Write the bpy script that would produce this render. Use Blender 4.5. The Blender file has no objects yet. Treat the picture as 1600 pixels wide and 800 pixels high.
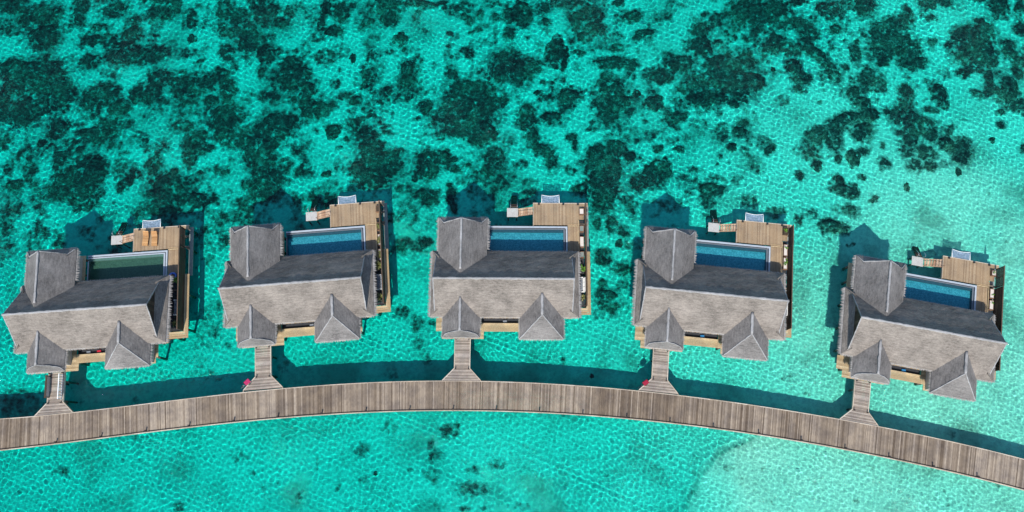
import bpy, math, random
import numpy as np
from math import radians as R, sin, cos, pi
from mathutils import Vector, Matrix

sc = bpy.context.scene
col = sc.collection
rng = random.Random(7)
nrng = np.random.default_rng(11)

# ------------------------------------------------------------------ camera
F_PX, PITCH, ROLL = 1250.43, 0.2382934, -0.0079531
cam = bpy.data.cameras.new('camera')
camo = bpy.data.objects.new('camera', cam)
col.objects.link(camo); sc.camera = camo
cam.sensor_width = 36.0; cam.lens = 36.0 * F_PX / 1600.0
cam.clip_start = 1.0; cam.clip_end = 2000.0
fw = np.array([0, sin(PITCH), -cos(PITCH)]); upv = np.array([0, cos(PITCH), sin(PITCH)]); rtv = np.array([1., 0, 0])
cr = rtv * cos(ROLL) + upv * sin(ROLL); cu = -rtv * sin(ROLL) + upv * cos(ROLL)
camo.matrix_world = Matrix(((cr[0], cu[0], -fw[0], 0), (cr[1], cu[1], -fw[1], 0), (cr[2], cu[2], -fw[2], 100), (0, 0, 0, 1)))

# ------------------------------------------------------------------ light
SUN_EL, SUN_AZ = 48.5, 8.0
w = bpy.data.worlds.new("World"); sc.world = w; w.use_nodes = True
bg = w.node_tree.nodes['Background']
sky = w.node_tree.nodes.new('ShaderNodeTexSky'); sky.sky_type = 'NISHITA'; sky.sun_disc = False
sky.sun_elevation = R(SUN_EL); sky.sun_rotation = R(180 + SUN_AZ)
w.node_tree.links.new(sky.outputs[0], bg.inputs[0]); bg.inputs[1].default_value = 0.15; sky.ozone_density = 2.5; sky.dust_density = .5
sl = bpy.data.lights.new('sun', 'SUN'); sl.energy = 4.15; sl.angle = R(0.5); sl.color = (1.0, 0.965, 0.91)
sl.cycles.is_caustics_light = True
slo = bpy.data.objects.new('sun', sl); col.objects.link(slo); slo.rotation_euler = (R(90 - SUN_EL), 0, R(-SUN_AZ))
slo.location = (0, -20, 60)
vs = sc.view_settings
sc.display_settings.display_device = 'sRGB'
vs.view_transform = 'Standard'; vs.look = 'None'; vs.gamma = 1.0; vs.use_curve_mapping = False
vs.exposure = 0.42
sc.render.engine = 'CYCLES'
sc.cycles.use_denoising = True
sc.cycles.max_bounces = 8; sc.cycles.transmission_bounces = 6; sc.cycles.glossy_bounces = 3; sc.cycles.diffuse_bounces = 3
sc.cycles.caustics_reflective = False; sc.cycles.caustics_refractive = True
sc.cycles.sample_clamp_indirect = 6.0

# ------------------------------------------------------------------ projection of the fitted drone camera (measures the place from the photo)
def unproj(u, v, z=0.0):
    r = fw + cr * (u - 800) / F_PX + cu * (400 - v) / F_PX
    t = (z - 100) / r[2]
    return (r[0] * t, r[1] * t)

# ------------------------------------------------------------------ helpers
def tag(o, label=None, cat=None, group=None, kind=None):
    if label: o['label'] = label
    if cat: o['category'] = cat
    if group: o['group'] = group
    if kind: o['kind'] = kind
    return o

def empty(name, loc, rz=0.0):
    o = bpy.data.objects.new(name, None); col.objects.link(o)
    o.empty_display_size = 0.3; o.location = loc; o.rotation_euler = (0, 0, rz)
    return o

class MB:
    def __init__(s): s.v = []; s.f = []; s.r = []
    def face(s, pts, rnd=None):
        n = len(s.v); s.v += [tuple(p) for p in pts]; s.f.append(tuple(range(n, n + len(pts)))); s.r.append(rng.random() if rnd is None else rnd)
    def hexa(s, b, t, rnd=None):
        """b, t: four bottom and four top points, counter-clockwise seen from above"""
        n = len(s.v); s.v += [tuple(p) for p in b] + [tuple(p) for p in t]
        rnd = rng.random() if rnd is None else rnd
        for f in ((3, 2, 1, 0), (4, 5, 6, 7), (0, 1, 5, 4), (1, 2, 6, 5), (2, 3, 7, 6), (3, 0, 4, 7)):
            s.f.append(tuple(n + i for i in f)); s.r.append(rnd)
        return s
    def box(s, x0, x1, y0, y1, z0, z1, rnd=None):
        return s.hexa([(x0, y0, z0), (x1, y0, z0), (x1, y1, z0), (x0, y1, z0)], [(x0, y0, z1), (x1, y0, z1), (x1, y1, z1), (x0, y1, z1)], rnd)
    def prism(s, poly, z0, z1, rnd=None):
        n = len(poly); k = len(s.v); rnd = rng.random() if rnd is None else rnd
        s.v += [(x, y, z0) for x, y in poly] + [(x, y, z1) for x, y in poly]
        s.f.append(tuple(k + i for i in reversed(range(n)))); s.r.append(rnd)
        s.f.append(tuple(k + n + i for i in range(n))); s.r.append(rnd)
        for i in range(n):
            j = (i + 1) % n; s.f.append((k + i, k + j, k + n + j, k + n + i)); s.r.append(rnd)
        return s
    def tube(s, pts, rad, seg=8, rnd=None, caps=True, squash=1.0):
        pts = [Vector(p) for p in pts]; rads = rad if isinstance(rad, (list, tuple)) else [rad] * len(pts)
        k = len(s.v); rnd = rng.random() if rnd is None else rnd
        for i, p in enumerate(pts):
            d = (pts[min(i + 1, len(pts) - 1)] - pts[max(i - 1, 0)]).normalized()
            a = d.cross(Vector((0, 0, 1)))
            if a.length < 1e-3: a = Vector((1, 0, 0))
            a.normalize(); b = a.cross(d).normalized()
            for j in range(seg):
                t = 2 * pi * j / seg; s.v.append(tuple(p + (a * cos(t) + b * sin(t) * squash) * rads[i]))
        for i in range(len(pts) - 1):
            for j in range(seg):
                q = (j + 1) % seg
                s.f.append((k + i * seg + j, k + i * seg + q, k + (i + 1) * seg + q, k + (i + 1) * seg + j)); s.r.append(rnd)
        if caps:
            s.f.append(tuple(k + j for j in reversed(range(seg)))); s.r.append(rnd)
            s.f.append(tuple(k + (len(pts) - 1) * seg + j for j in range(seg))); s.r.append(rnd)
        return s
    def grid(s, a, b, c, d, nu, nv, disp=0.0, rnd=0.5, seed=0):
        """bilinear patch a-b-c-d (a->b is u, a->d is v) with a lumpy surface"""
        a, b, c, d = map(Vector, (a, b, c, d)); k = len(s.v)
        nrm = (b - a).cross(d - a)
        if nrm.length < 1e-6: nrm = (c - b).cross(d - a)
        if nrm.length < 1e-6: nrm = (c - a).cross(d - a)
        nrm.normalize()
        if nrm.z < 0: nrm = -nrm
        for j in range(nv + 1):
            for i in range(nu + 1):
                u, v = i / nu, j / nv
                p = (a * (1 - u) + b * u) * (1 - v) + (d * (1 - u) + c * u) * v
                h = (sin(p.x * 2.1 + p.z * 3.3 + seed) * sin(p.y * 2.7 + 1.3 * p.x + seed) * .6 + rng.uniform(-1, 1) * .5) * disp
                s.v.append(tuple(p + nrm * h))
        for j in range(nv):
            for i in range(nu):
                s.f.append((k + j * (nu + 1) + i, k + j * (nu + 1) + i + 1, k + (j + 1) * (nu + 1) + i + 1, k + (j + 1) * (nu + 1) + i)); s.r.append(rnd)
        return s
    def build(s, name, m, parent=None, smooth=False, bevel=0):
        me = bpy.data.meshes.new(name); me.from_pydata(s.v, [], s.f)
        me.materials.append(M[m] if isinstance(m, str) else m)
        at = me.attributes.new('rnd', 'FLOAT', 'FACE'); at.data.foreach_set('value', s.r)
        if smooth: me.polygons.foreach_set('use_smooth', [True] * len(me.polygons))
        me.update()
        o = bpy.data.objects.new(name, me); col.objects.link(o)
        if parent: o.parent = parent
        if bevel:
            b = o.modifiers.new('bevel', 'BEVEL'); b.width = bevel; b.segments = 2; b.limit_method = 'ANGLE'
        return o

def planks(mb, x0, x1, y0, y1, z, wd, axis, th=.035, gap=.012, j=.0):
    """boards; axis = direction in which the boards run"""
    a, b = (y0, y1) if axis == 'x' else (x0, x1)
    n = max(1, round((b - a) / wd)); st = (b - a) / n
    for i in range(n):
        p, q = a + i * st + gap / 2, a + (i + 1) * st - gap / 2
        e0, e1 = rng.uniform(-j, j), rng.uniform(-j, j); zz = z + rng.uniform(-.004, .004)
        if axis == 'x': mb.box(x0 + e0, x1 + e1, p, q, zz - th, zz)
        else: mb.box(p, q, y0 + e0, y1 + e1, zz - th, zz)
    return mb

# ------------------------------------------------------------------ materials
M = {}
def newmat(name):
    m = bpy.data.materials.new(name); m.use_nodes = True; M[name] = m
    nt = m.node_tree; return m, nt, nt.nodes['Principled BSDF'], (lambda t, **k: mknode(nt, t, **k)), nt.links.new
def mknode(nt, t, **k):
    n = nt.nodes.new(t)
    for a, b in k.items():
        if a in n.inputs.keys(): n.inputs[a].default_value = b
        else: setattr(n, a, b)
    return n
def ramp(nt, stops):
    r = nt.nodes.new('ShaderNodeValToRGB'); el = r.color_ramp.elements
    while len(el) > 2: el.remove(el[-1])
    for i, (p, c) in enumerate(stops):
        e = el[i] if i < 2 else el.new(p)
        e.position = p; e.color = (*c, 1)
    return r
def mixc(nt, blend, fac, a, b):
    n = nt.nodes.new('ShaderNodeMix'); n.data_type = 'RGBA'; n.blend_type = blend
    for s_, v_ in ((0, fac), (6, a), (7, b)):
        if hasattr(v_, 'default_value') or hasattr(v_, 'is_linked'): nt.links.new(v_, n.inputs[s_])
        else: n.inputs[s_].default_value = v_ if s_ == 0 else (*v_, 1)
    return n.outputs[2]
def mth(nt, op, a, b=None, clamp=False):
    n = nt.nodes.new('ShaderNodeMath'); n.operation = op; n.use_clamp = clamp
    for i, v_ in enumerate((a, b)):
        if v_ is None: continue
        if hasattr(v_, 'is_linked'): nt.links.new(v_, n.inputs[i])
        else: n.inputs[i].default_value = v_
    return n.outputs[0]

def plain(name, c, rough=.6, var=.15, scale=6, bump=0.0, metal=0.0, spec=.3):
    m, nt, b, N, L = newmat(name)
    n = N('ShaderNodeTexNoise'); n.inputs['Scale'].default_value = scale; n.inputs['Detail'].default_value = 5
    co = N('ShaderNodeTexCoord'); L(co.outputs['Object'], n.inputs['Vector'])
    r = ramp(nt, [(.25, tuple(x * (1 - var) for x in c)), (.75, tuple(min(1, x * (1 + var)) for x in c))])
    L(n.outputs[0], r.inputs[0]); L(r.outputs[0], b.inputs['Base Color'])
    b.inputs['Roughness'].default_value = rough; b.inputs['Metallic'].default_value = metal
    b.inputs['Specular IOR Level'].default_value = spec
    if bump:
        bp = N('ShaderNodeBump'); bp.inputs['Strength'].default_value = bump; bp.inputs['Distance'].default_value = .02
        L(n.outputs[0], bp.inputs['Height']); L(bp.outputs[0], b.inputs['Normal'])
    return m

def wood(name, lo, mid, hi, grain=(1, 1, 1), rough=.75, stain=.3):
    """boards coloured one by one (rnd per face), with grain and weather stains"""
    m, nt, b, N, L = newmat(name)
    at = N('ShaderNodeAttribute', attribute_name='rnd')
    r = ramp(nt, [(0.0, lo), (.5, mid), (1.0, hi)]); r.color_ramp.interpolation = 'LINEAR'
    L(at.outputs['Fac'], r.inputs[0])
    co = N('ShaderNodeTexCoord')
    mp = N('ShaderNodeMapping'); mp.inputs['Scale'].default_value = grain; L(co.outputs['Object'], mp.inputs['Vector'])
    n1 = N('ShaderNodeTexNoise'); n1.inputs['Scale'].default_value = 9; n1.inputs['Detail'].default_value = 6; L(mp.outputs[0], n1.inputs['Vector'])
    n2 = N('ShaderNodeTexNoise'); n2.inputs['Scale'].default_value = .55; n2.inputs['Detail'].default_value = 6; n2.inputs['Roughness'].default_value = .65; L(co.outputs['Object'], n2.inputs['Vector'])
    g = ramp(nt, [(.3, (.72, .72, .72)), (.7, (1.2, 1.2, 1.2))]); L(n1.outputs[0], g.inputs[0])
    s_ = ramp(nt, [(.38, (1 - stain, 1 - stain, 1 - stain * .85)), (.6, (1.08, 1.07, 1.05))]); L(n2.outputs[0], s_.inputs[0])
    c1 = mixc(nt, 'MULTIPLY', 1.0, r.outputs[0], g.outputs[0]); c2 = mixc(nt, 'MULTIPLY', 1.0, c1, s_.outputs[0])
    L(c2, b.inputs['Base Color']); b.inputs['Roughness'].default_value = rough; b.inputs['Specular IOR Level'].default_value = .25
    bp = N('ShaderNodeBump'); bp.inputs['Strength'].default_value = .3; bp.inputs['Distance'].default_value = .01
    L(n1.outputs[0], bp.inputs['Height']); L(bp.outputs[0], b.inputs['Normal'])
    return m

wood('jetty_wood', (.125, .090, .060), (.222, .172, .124), (.345, .28, .21), (2.6, .22, 1), stain=.28)
wood('walk_wood', (.20, .16, .125), (.335, .275, .22), (.48, .41, .34), (.5, 6, 1), stain=.22)
wood('terrace_wood', (.26, .178, .105), (.315, .222, .133), (.37, .275, .175), (6, .5, 1), stain=.16)
wood('ledge_wood', (.32, .225, .12), (.42, .31, .175), (.52, .40, .24), (1, 1, 1), stain=.15)
wood('trim_wood', (.38, .31, .23), (.47, .39, .30), (.55, .48, .39), (1, 1, 1), stain=.15)
wood('dark_wood', (.05, .033, .022), (.075, .05, .032), (.12, .08, .052), (1, 1, 3), stain=.3)
wood('brown_wood', (.16, .09, .055), (.22, .125, .075), (.28, .17, .11), (1, 1, 3), stain=.3)
wood('orange_wood', (.38, .19, .07), (.47, .25, .10), (.56, .32, .14), (1, 5, 1), stain=.15)
wood('stair_wood', (.30, .16, .09), (.42, .26, .16), (.55, .40, .27), (1, 1, 1), stain=.2)
plain('frame_wood', (.16, .125, .095), .8, .25, 4)
plain('pile_wood', (.12, .10, .08), .85, .35, 5, .5)
plain('landing', (.44, .43, .40), .7, .12, 6)
plain('coping', (.36, .40, .44), .5, .12, 3)
plain('pool_wall', (.13, .15, .17), .5, .15, 3)
plain('white_paint', (.78, .78, .76), .5, .06, 8)
plain('white_cushion', (.80, .79, .76), .9, .05, 10)
plain('grey_cushion', (.22, .24, .27), .9, .1, 10)
plain('red_cloth', (.55, .02, .04), .8, .15, 8)
plain('pink_cloth', (.38, .02, .09), .7, .12, 8)
plain('crimson_cloth', (.28, .008, .03), .7, .12, 8)
plain('blue_cloth', (.03, .20, .42), .8, .15, 8)
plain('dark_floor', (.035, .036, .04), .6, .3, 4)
plain('plaster', (.42, .38, .32), .85, .1, 2)
plain('metal', (.45, .46, .48), .35, .1, 10, metal=.8)
plain('black_rubber', (.02, .02, .02), .7, .1, 10)
plain('dark_metal', (.035, .03, .03), .5, .2, 10)
plain('pebbles', (.60, .55, .50), .9, .3, 30, .8)
plain('soil', (.06, .045, .03), .95, .3, 20, .5)
plain('ring_blue', (.08, .17, .55), .35, .1, 5)
plain('side_slab', (.20, .235, .215), .8, .2, 2)
plain('skin_towel', (.70, .55, .45), .9, .1, 10)
def leafmat(name, c1, c2):
    m, nt, b, N, L = newmat(name)
    at = N('ShaderNodeAttribute', attribute_name='rnd'); r = ramp(nt, [(0, c1), (1, c2)]); L(at.outputs['Fac'], r.inputs[0]); L(r.outputs[0], b.inputs['Base Color'])
    b.inputs['Roughness'].default_value = .5
leafmat('leaf_green', (.035, .12, .012), (.16, .32, .03)); leafmat('leaf_olive', (.07, .08, .02), (.22, .22, .06))

# glass of windows and doors
m, nt, b, N, L = newmat('glass'); b.inputs['Base Color'].default_value = (.03, .045, .05, 1); b.inputs['Roughness'].default_value = .08; b.inputs['Specular IOR Level'].default_value = .7

# thatch: courses follow the height, straw speckle on top
def thatch(name, dark, light, k=1.0):
    m, nt, b, N, L = newmat(name)
    co = N('ShaderNodeTexCoord'); oi = N('ShaderNodeObjectInfo')
    ad = N('ShaderNodeVectorMath'); ad.operation = 'ADD'; L(co.outputs['Object'], ad.inputs[0])
    loc = N('ShaderNodeVectorMath'); loc.operation = 'SCALE'; loc.inputs['Scale'].default_value = .37; L(oi.outputs['Location'], loc.inputs[0]); L(loc.outputs[0], ad.inputs[1])
    mp = N('ShaderNodeMapping'); mp.inputs['Scale'].default_value = (.8, .8, 5.5); L(ad.outputs[0], mp.inputs['Vector'])
    n1 = N('ShaderNodeTexNoise'); n1.inputs['Scale'].default_value = 1.6; n1.inputs['Detail'].default_value = 6; n1.inputs['Roughness'].default_value = .7; L(mp.outputs[0], n1.inputs['Vector'])
    n2 = N('ShaderNodeTexNoise'); n2.inputs['Scale'].default_value = 4.2; n2.inputs['Detail'].default_value = 8; n2.inputs['Roughness'].default_value = .95; L(ad.outputs[0], n2.inputs['Vector'])
    n3 = N('ShaderNodeTexNoise'); n3.inputs['Scale'].default_value = .5; n3.inputs['Detail'].default_value = 6; L(ad.outputs[0], n3.inputs['Vector'])
    s1 = mth(nt, 'MULTIPLY', n1.outputs[0], .30); s2 = mth(nt, 'MULTIPLY', n2.outputs[0], .48); s3 = mth(nt, 'MULTIPLY', n3.outputs[0], .22)
    t = mth(nt, 'ADD', mth(nt, 'ADD', s1, s2), s3)
    r = ramp(nt, [(.36, dark), (.62, light)]); L(t, r.inputs[0]); L(r.outputs[0], b.inputs['Base Color'])
    b.inputs['Roughness'].default_value = 1.0; b.inputs['Specular IOR Level'].default_value = .05
    bp = N('ShaderNodeBump'); bp.inputs['Strength'].default_value = .55; bp.inputs['Distance'].default_value = .05 * k
    L(t, bp.inputs['Height']); L(bp.outputs[0], b.inputs['Normal'])
thatch('thatch', (.052, .045, .040), (.315, .275, .235))
thatch('ridge_thatch', (.15, .145, .14), (.40, .39, .38))
thatch('wing_thatch', (.050, .047, .045), (.265, .245, .228))  # darker, greyer tone used on the rear, entrance and bath roofs
thatch('fringe_thatch', (.16, .15, .14), (.42, .39, .36))

# woven net
m, nt, b, N, L = newmat('net')
co = N('ShaderNodeTexCoord'); ck = N('ShaderNodeTexVoronoi'); ck.inputs['Scale'].default_value = 9; ck.feature = 'DISTANCE_TO_EDGE'; L(co.outputs['Object'], ck.inputs['Vector'])
tr = N('ShaderNodeBsdfTransparent'); mx = N('ShaderNodeMixShader'); out = nt.nodes['Material Output']
f_ = mth(nt, 'LESS_THAN', ck.outputs['Distance'], .17)
b.inputs['Base Color'].default_value = (.22, .29, .37, 1); b.inputs['Roughness'].default_value = .8
L(f_, mx.inputs[0]); L(tr.outputs[0], mx.inputs[1]); L(b.outputs[0], mx.inputs[2]); L(mx.outputs[0], out.inputs['Surface'])

# pool mosaic
def mosaic(name, c1, c2):
    m, nt, b, N, L = newmat(name)
    co = N('ShaderNodeTexCoord'); v = N('ShaderNodeTexVoronoi'); v.inputs['Scale'].default_value = 9; L(co.outputs['Object'], v.inputs['Vector'])
    r = ramp(nt, [(.1, c1), (.9, c2)]); sp = N('ShaderNodeSeparateColor'); L(v.outputs['Color'], sp.inputs[0]); L(sp.outputs[0], r.inputs[0]); L(r.outputs[0], b.inputs['Base Color'])
    b.inputs['Roughness'].default_value = .4
mosaic('mosaic_blue', (.09, .36, .40), (.22, .60, .62)); mosaic('mosaic_green', (.10, .16, .14), (.14, .22, .19))

def water(name, tint=(1, 1, 1), attr=None, rough_gl=.03, bscale=5.0, bstr=1.0, bdist=.13):
    m, nt, b, N, L = newmat(name); nt.nodes.remove(b); out = nt.nodes['Material Output']
    g = N('ShaderNodeBsdfRefraction'); g.inputs['IOR'].default_value = 1.33; g.inputs['Roughness'].default_value = 0
    g.inputs[0].default_value = (*tint, 1)
    if attr:
        a = N('ShaderNodeAttribute', attribute_name=attr); L(a.outputs['Color'], g.inputs[0])
    gl = N('ShaderNodeBsdfGlossy'); gl.inputs['Roughness'].default_value = rough_gl
    fr = N('ShaderNodeFresnel'); fr.inputs[0].default_value = 1.33; mx = N('ShaderNodeMixShader')
    co = N('ShaderNodeTexCoord'); tx = N('ShaderNodeTexNoise'); tx.inputs['Scale'].default_value = bscale * 1.7; tx.inputs['Detail'].default_value = 3; L(co.outputs['Object'], tx.inputs['Vector'])
    t2 = N('ShaderNodeTexNoise'); t2.inputs['Scale'].default_value = .09; t2.inputs['Detail'].default_value = 3; L(co.outputs['Object'], t2.inputs['Vector'])
    gust = ramp(nt, [(.44, (.12, .12, .12)), (.62, (1, 1, 1))]); L(t2.outputs[0], gust.inputs[0])
    st = mth(nt, 'MULTIPLY', gust.outputs[0], bstr)
    bp = N('ShaderNodeBump'); bp.inputs['Distance'].default_value = bdist; L(st, bp.inputs['Strength'])
    L(tx.outputs[0], bp.inputs['Height']); L(bp.outputs[0], gl.inputs['Normal'])
    L(fr.outputs[0], mx.inputs[0]); L(g.outputs[0], mx.inputs[1]); L(gl.outputs[0], mx.inputs[2]); L(mx.outputs[0], out.inputs['Surface'])
    return m
water('sea_water', attr='tint'); water('pool_blue', (.50, .85, .93), bstr=.15); water('pool_green', (.60, .82, .72), bstr=.15)

# seabed: sand and coral rubble, the share of coral given by the attribute 'coral'
def seabed(name, hard):
    m, nt, b, N, L = newmat(name)
    at = N('ShaderNodeAttribute', attribute_name='coral'); geo = N('ShaderNodeNewGeometry')
    n1 = N('ShaderNodeTexNoise'); n1.inputs['Scale'].default_value = 1.1; n1.inputs['Detail'].default_value = 7; n1.inputs['Roughness'].default_value = .72; L(geo.outputs['Position'], n1.inputs['Vector'])
    v1 = N('ShaderNodeTexVoronoi'); v1.inputs['Scale'].default_value = 1.6; L(geo.outputs['Position'], v1.inputs['Vector'])
    n2 = N('ShaderNodeTexNoise'); n2.inputs['Scale'].default_value = .16; n2.inputs['Detail'].default_value = 6; L(geo.outputs['Position'], n2.inputs['Vector'])
    n3 = N('ShaderNodeTexNoise'); n3.inputs['Scale'].default_value = 1.35; n3.inputs['Detail'].default_value = 6; n3.inputs['Roughness'].default_value = .85; L(geo.outputs['Position'], n3.inputs['Vector'])
    amp = mth(nt, 'ADD', mth(nt, 'MULTIPLY', at.outputs['Fac'], 1.9), .6)
    nz = mth(nt, 'ADD', mth(nt, 'SUBTRACT', n1.outputs[0], .5), mth(nt, 'MULTIPLY', mth(nt, 'SUBTRACT', .4, v1.outputs['Distance']), .28))
    k = mth(nt, 'ADD', at.outputs['Fac'], mth(nt, 'MULTIPLY', nz, amp))
    msk = ramp(nt, [(.22, (0, 0, 0)), (.40, (.48, .48, .48)), (.70, (1, 1, 1))]); L(k, msk.inputs[0])
    sand = ramp(nt, [(.34, (.50, .53, .40)), (.47, (.80, .82, .63)), (.62, (.90, .91, .70))]); L(n2.outputs[0], sand.inputs[0])
    sp = ramp(nt, [(.36, (.70, .72, .72)), (.56, (1.06, 1.06, 1.06))]); L(n3.outputs[0], sp.inputs[0])
    sandc = mixc(nt, 'MULTIPLY', 1.0, sand.outputs[0], sp.outputs[0])
    n4 = N('ShaderNodeTexNoise'); n4.inputs['Scale'].default_value = .33; n4.inputs['Detail'].default_value = 4; L(geo.outputs['Position'], n4.inputs['Vector'])
    kk = mth(nt, 'ADD', mth(nt, 'MULTIPLY', n3.outputs[0], .72), mth(nt, 'MULTIPLY', n4.outputs[0], .28))
    cor = ramp(nt, [(.41, (.014, .022, .020)), (.46, (.030, .046, .036)), (.51, (.058, .080, .060)), (.555, (.11, .145, .105)), (.61, (.28, .31, .23))]); L(kk, cor.inputs[0])
    hue = ramp(nt, [(.42, (1.0, 1.0, 1.05)), (.60, (1.3, .98, .92))]); L(n4.outputs[0], hue.inputs[0]); corc = mixc(nt, 'MULTIPLY', 1.0, cor.outputs[0], hue.outputs[0])
    c = mixc(nt, 'MIX', msk.outputs[0], sandc, corc); L(c, b.inputs['Base Color'])
    b.inputs['Roughness'].default_value = 1; b.inputs['Specular IOR Level'].default_value = 0
    bp = N('ShaderNodeBump'); bp.inputs['Strength'].default_value = .6; bp.inputs['Distance'].default_value = .15 if hard else .05
    L(n3.outputs[0], bp.inputs['Height']); L(bp.outputs[0], b.inputs['Normal'])
seabed('seabed_sand', False); seabed('coral', True)

# ================================================================== sea, seabed, coral
WATER_Z = -1.5
ZA = -3.3                                  # apparent level of the bottom, used to measure places on it
def noise2(X, Y, s, seed):
    """smooth value noise, period-free hash lattice"""
    X = X / s; Y = Y / s; xi = np.floor(X).astype(np.int64); yi = np.floor(Y).astype(np.int64); fx = X - xi; fy = Y - yi
    fx = fx * fx * (3 - 2 * fx); fy = fy * fy * (3 - 2 * fy)
    def h(a, b):
        n = (a * 374761393 + b * 668265263 + seed * 974711) & 0x7fffffff
        n = ((n ^ (n >> 13)) * 1274126177) & 0x7fffffff
        return ((n ^ (n >> 16)) & 0xffff) / 65535.0
    return (h(xi, yi) * (1 - fx) + h(xi + 1, yi) * fx) * (1 - fy) + (h(xi, yi + 1) * (1 - fx) + h(xi + 1, yi + 1) * fx) * fy
def fbm(X, Y, s, seed, oc=4):
    t = 0; a = .5; n = 0
    for i in range(oc):
        t = t + a * noise2(X, Y, s, seed + i * 17); n += a; s /= 2.03; a *= .55
    return t / n
def sheet(name, xs, ys, Z, m, attrs=(), keep=None):
    n, k = len(xs), len(ys); X, Y = np.meshgrid(xs, ys)
    v = np.stack([X, Y, Z], -1).reshape(-1, 3).astype(np.float32)
    i = np.arange(n * k).reshape(k, n); q = np.stack([i[:-1, :-1], i[:-1, 1:], i[1:, 1:], i[1:, :-1]], -1).reshape(-1, 4)
    sel = None
    if keep is not None:
        kk = keep.ravel(); q = q[kk[q].any(1)]; used = np.zeros(len(v), bool); used[q.ravel()] = True
        mp = np.cumsum(used) - 1; v = v[used]; q = mp[q]; sel = used
    me = bpy.data.meshes.new(name); me.vertices.add(len(v)); me.vertices.foreach_set('co', v.ravel())
    me.loops.add(q.size); me.loops.foreach_set('vertex_index', q.ravel().astype(np.int32)); me.polygons.add(len(q))
    me.polygons.foreach_set('loop_start', (np.arange(len(q)) * 4).astype(np.int32)); me.polygons.foreach_set('loop_total', np.full(len(q), 4, np.int32))
    me.polygons.foreach_set('use_smooth', np.ones(len(q), bool))
    for an, typ, arr in attrs:
        a = me.attributes.new(an, typ, 'POINT'); arr = arr.reshape(len(xs) * len(ys), -1)
        if sel is not None: arr = arr[sel]
        a.data.foreach_set('color' if typ == 'FLOAT_COLOR' else 'value', arr.astype(np.float32).ravel())
    me.update(); me.materials.append(M[m])
    o = bpy.data.objects.new(name, me); col.objects.link(o); return o
def graded(lo, hi, st, far):
    c = list(np.arange(lo, hi + st / 2, st)); s = st; x = c[-1]
    while x < far: s *= 1.35; x += s; c.append(x)
    s = st; x = c[0]; pre = []
    while x > -far: s *= 1.35; x -= s; pre.append(x)
    return np.array(pre[::-1] + c)

DEPTH = [(0, 0, 3.7), (400, 100, 3.0), (800, 0, 2.8), (800, 150, 2.65), (1200, 0, 2.6), (1600, 0, 2.3), (0, 250, 3.4), (400, 350, 2.9), (0, 500, 3.4), (450, 500, 2.7), (800, 450, 2.5),
         (0, 760, 3.6), (250, 740, 3.0), (500, 750, 2.8), (900, 700, 2.35), (1050, 780, 2.1), (1000, 450, 2.3), (1120, 540, 1.45), (1250, 300, 1.75), (1500, 350, 1.18), (1600, 450, 1.03), (1600, 560, 1.0),
         (1400, 720, 1.12), (1200, 700, 1.3), (1280, 560, 1.15), (1400, 400, 1.25), (1450, 120, 2.1), (1600, 200, 1.8), (1100, 690, 1.75), (1590, 780, 1.0), (1480, 790, .95), (1340, 780, 1.05), (1600, 690, .97), (1470, 610, 1.02), (1240, 520, 1.2), (1000, 250, 2.4), (640, 560, 2.6)]
_dc = np.array([(*unproj(u, v, ZA), d) for u, v, d in DEPTH])
BANK = [(1040, 800), (1085, 765), (1110, 722), (1150, 700), (1215, 705), (1260, 740), (1290, 800), (1300, 900), (1040, 900)]
_bank = np.array([unproj(u, v, ZA) for u, v in BANK])
def depth(X, Y):
    num = 0; den = 0
    for x, y, d in _dc:
        w_ = 1 / ((X - x) ** 2 + (Y - y) ** 2 + 16) ** 1.6; num = num + w_ * d; den = den + w_
    D = np.clip(num / den * 1.3 - .7, .5, 9)
    # pale sand bank at the lower right, with a soft lip
    ex, ey = unproj(1122, 740, ZA); nx_, ny_ = -.80, .60                      # its north-west lip runs up from lower left, then bends to the right
    s_ = (X - ex) * nx_ + (Y - ey) * ny_; t_ = (X - ex) * ny_ - (Y - ey) * nx_
    lip = s_ + .045 * (t_ + 2) ** 2 - 1.9 + (fbm(X, Y, 4, 91) - .5) * 1.6
    tail = np.clip(1 - (X - ex - 6) / 36, 0, 1)
    D = np.maximum(D - .62 * np.clip(-lip / .35, 0, 1) * tail, .72)
    return D + (fbm(X, Y, 9, 5) - .5) * .35

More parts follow.
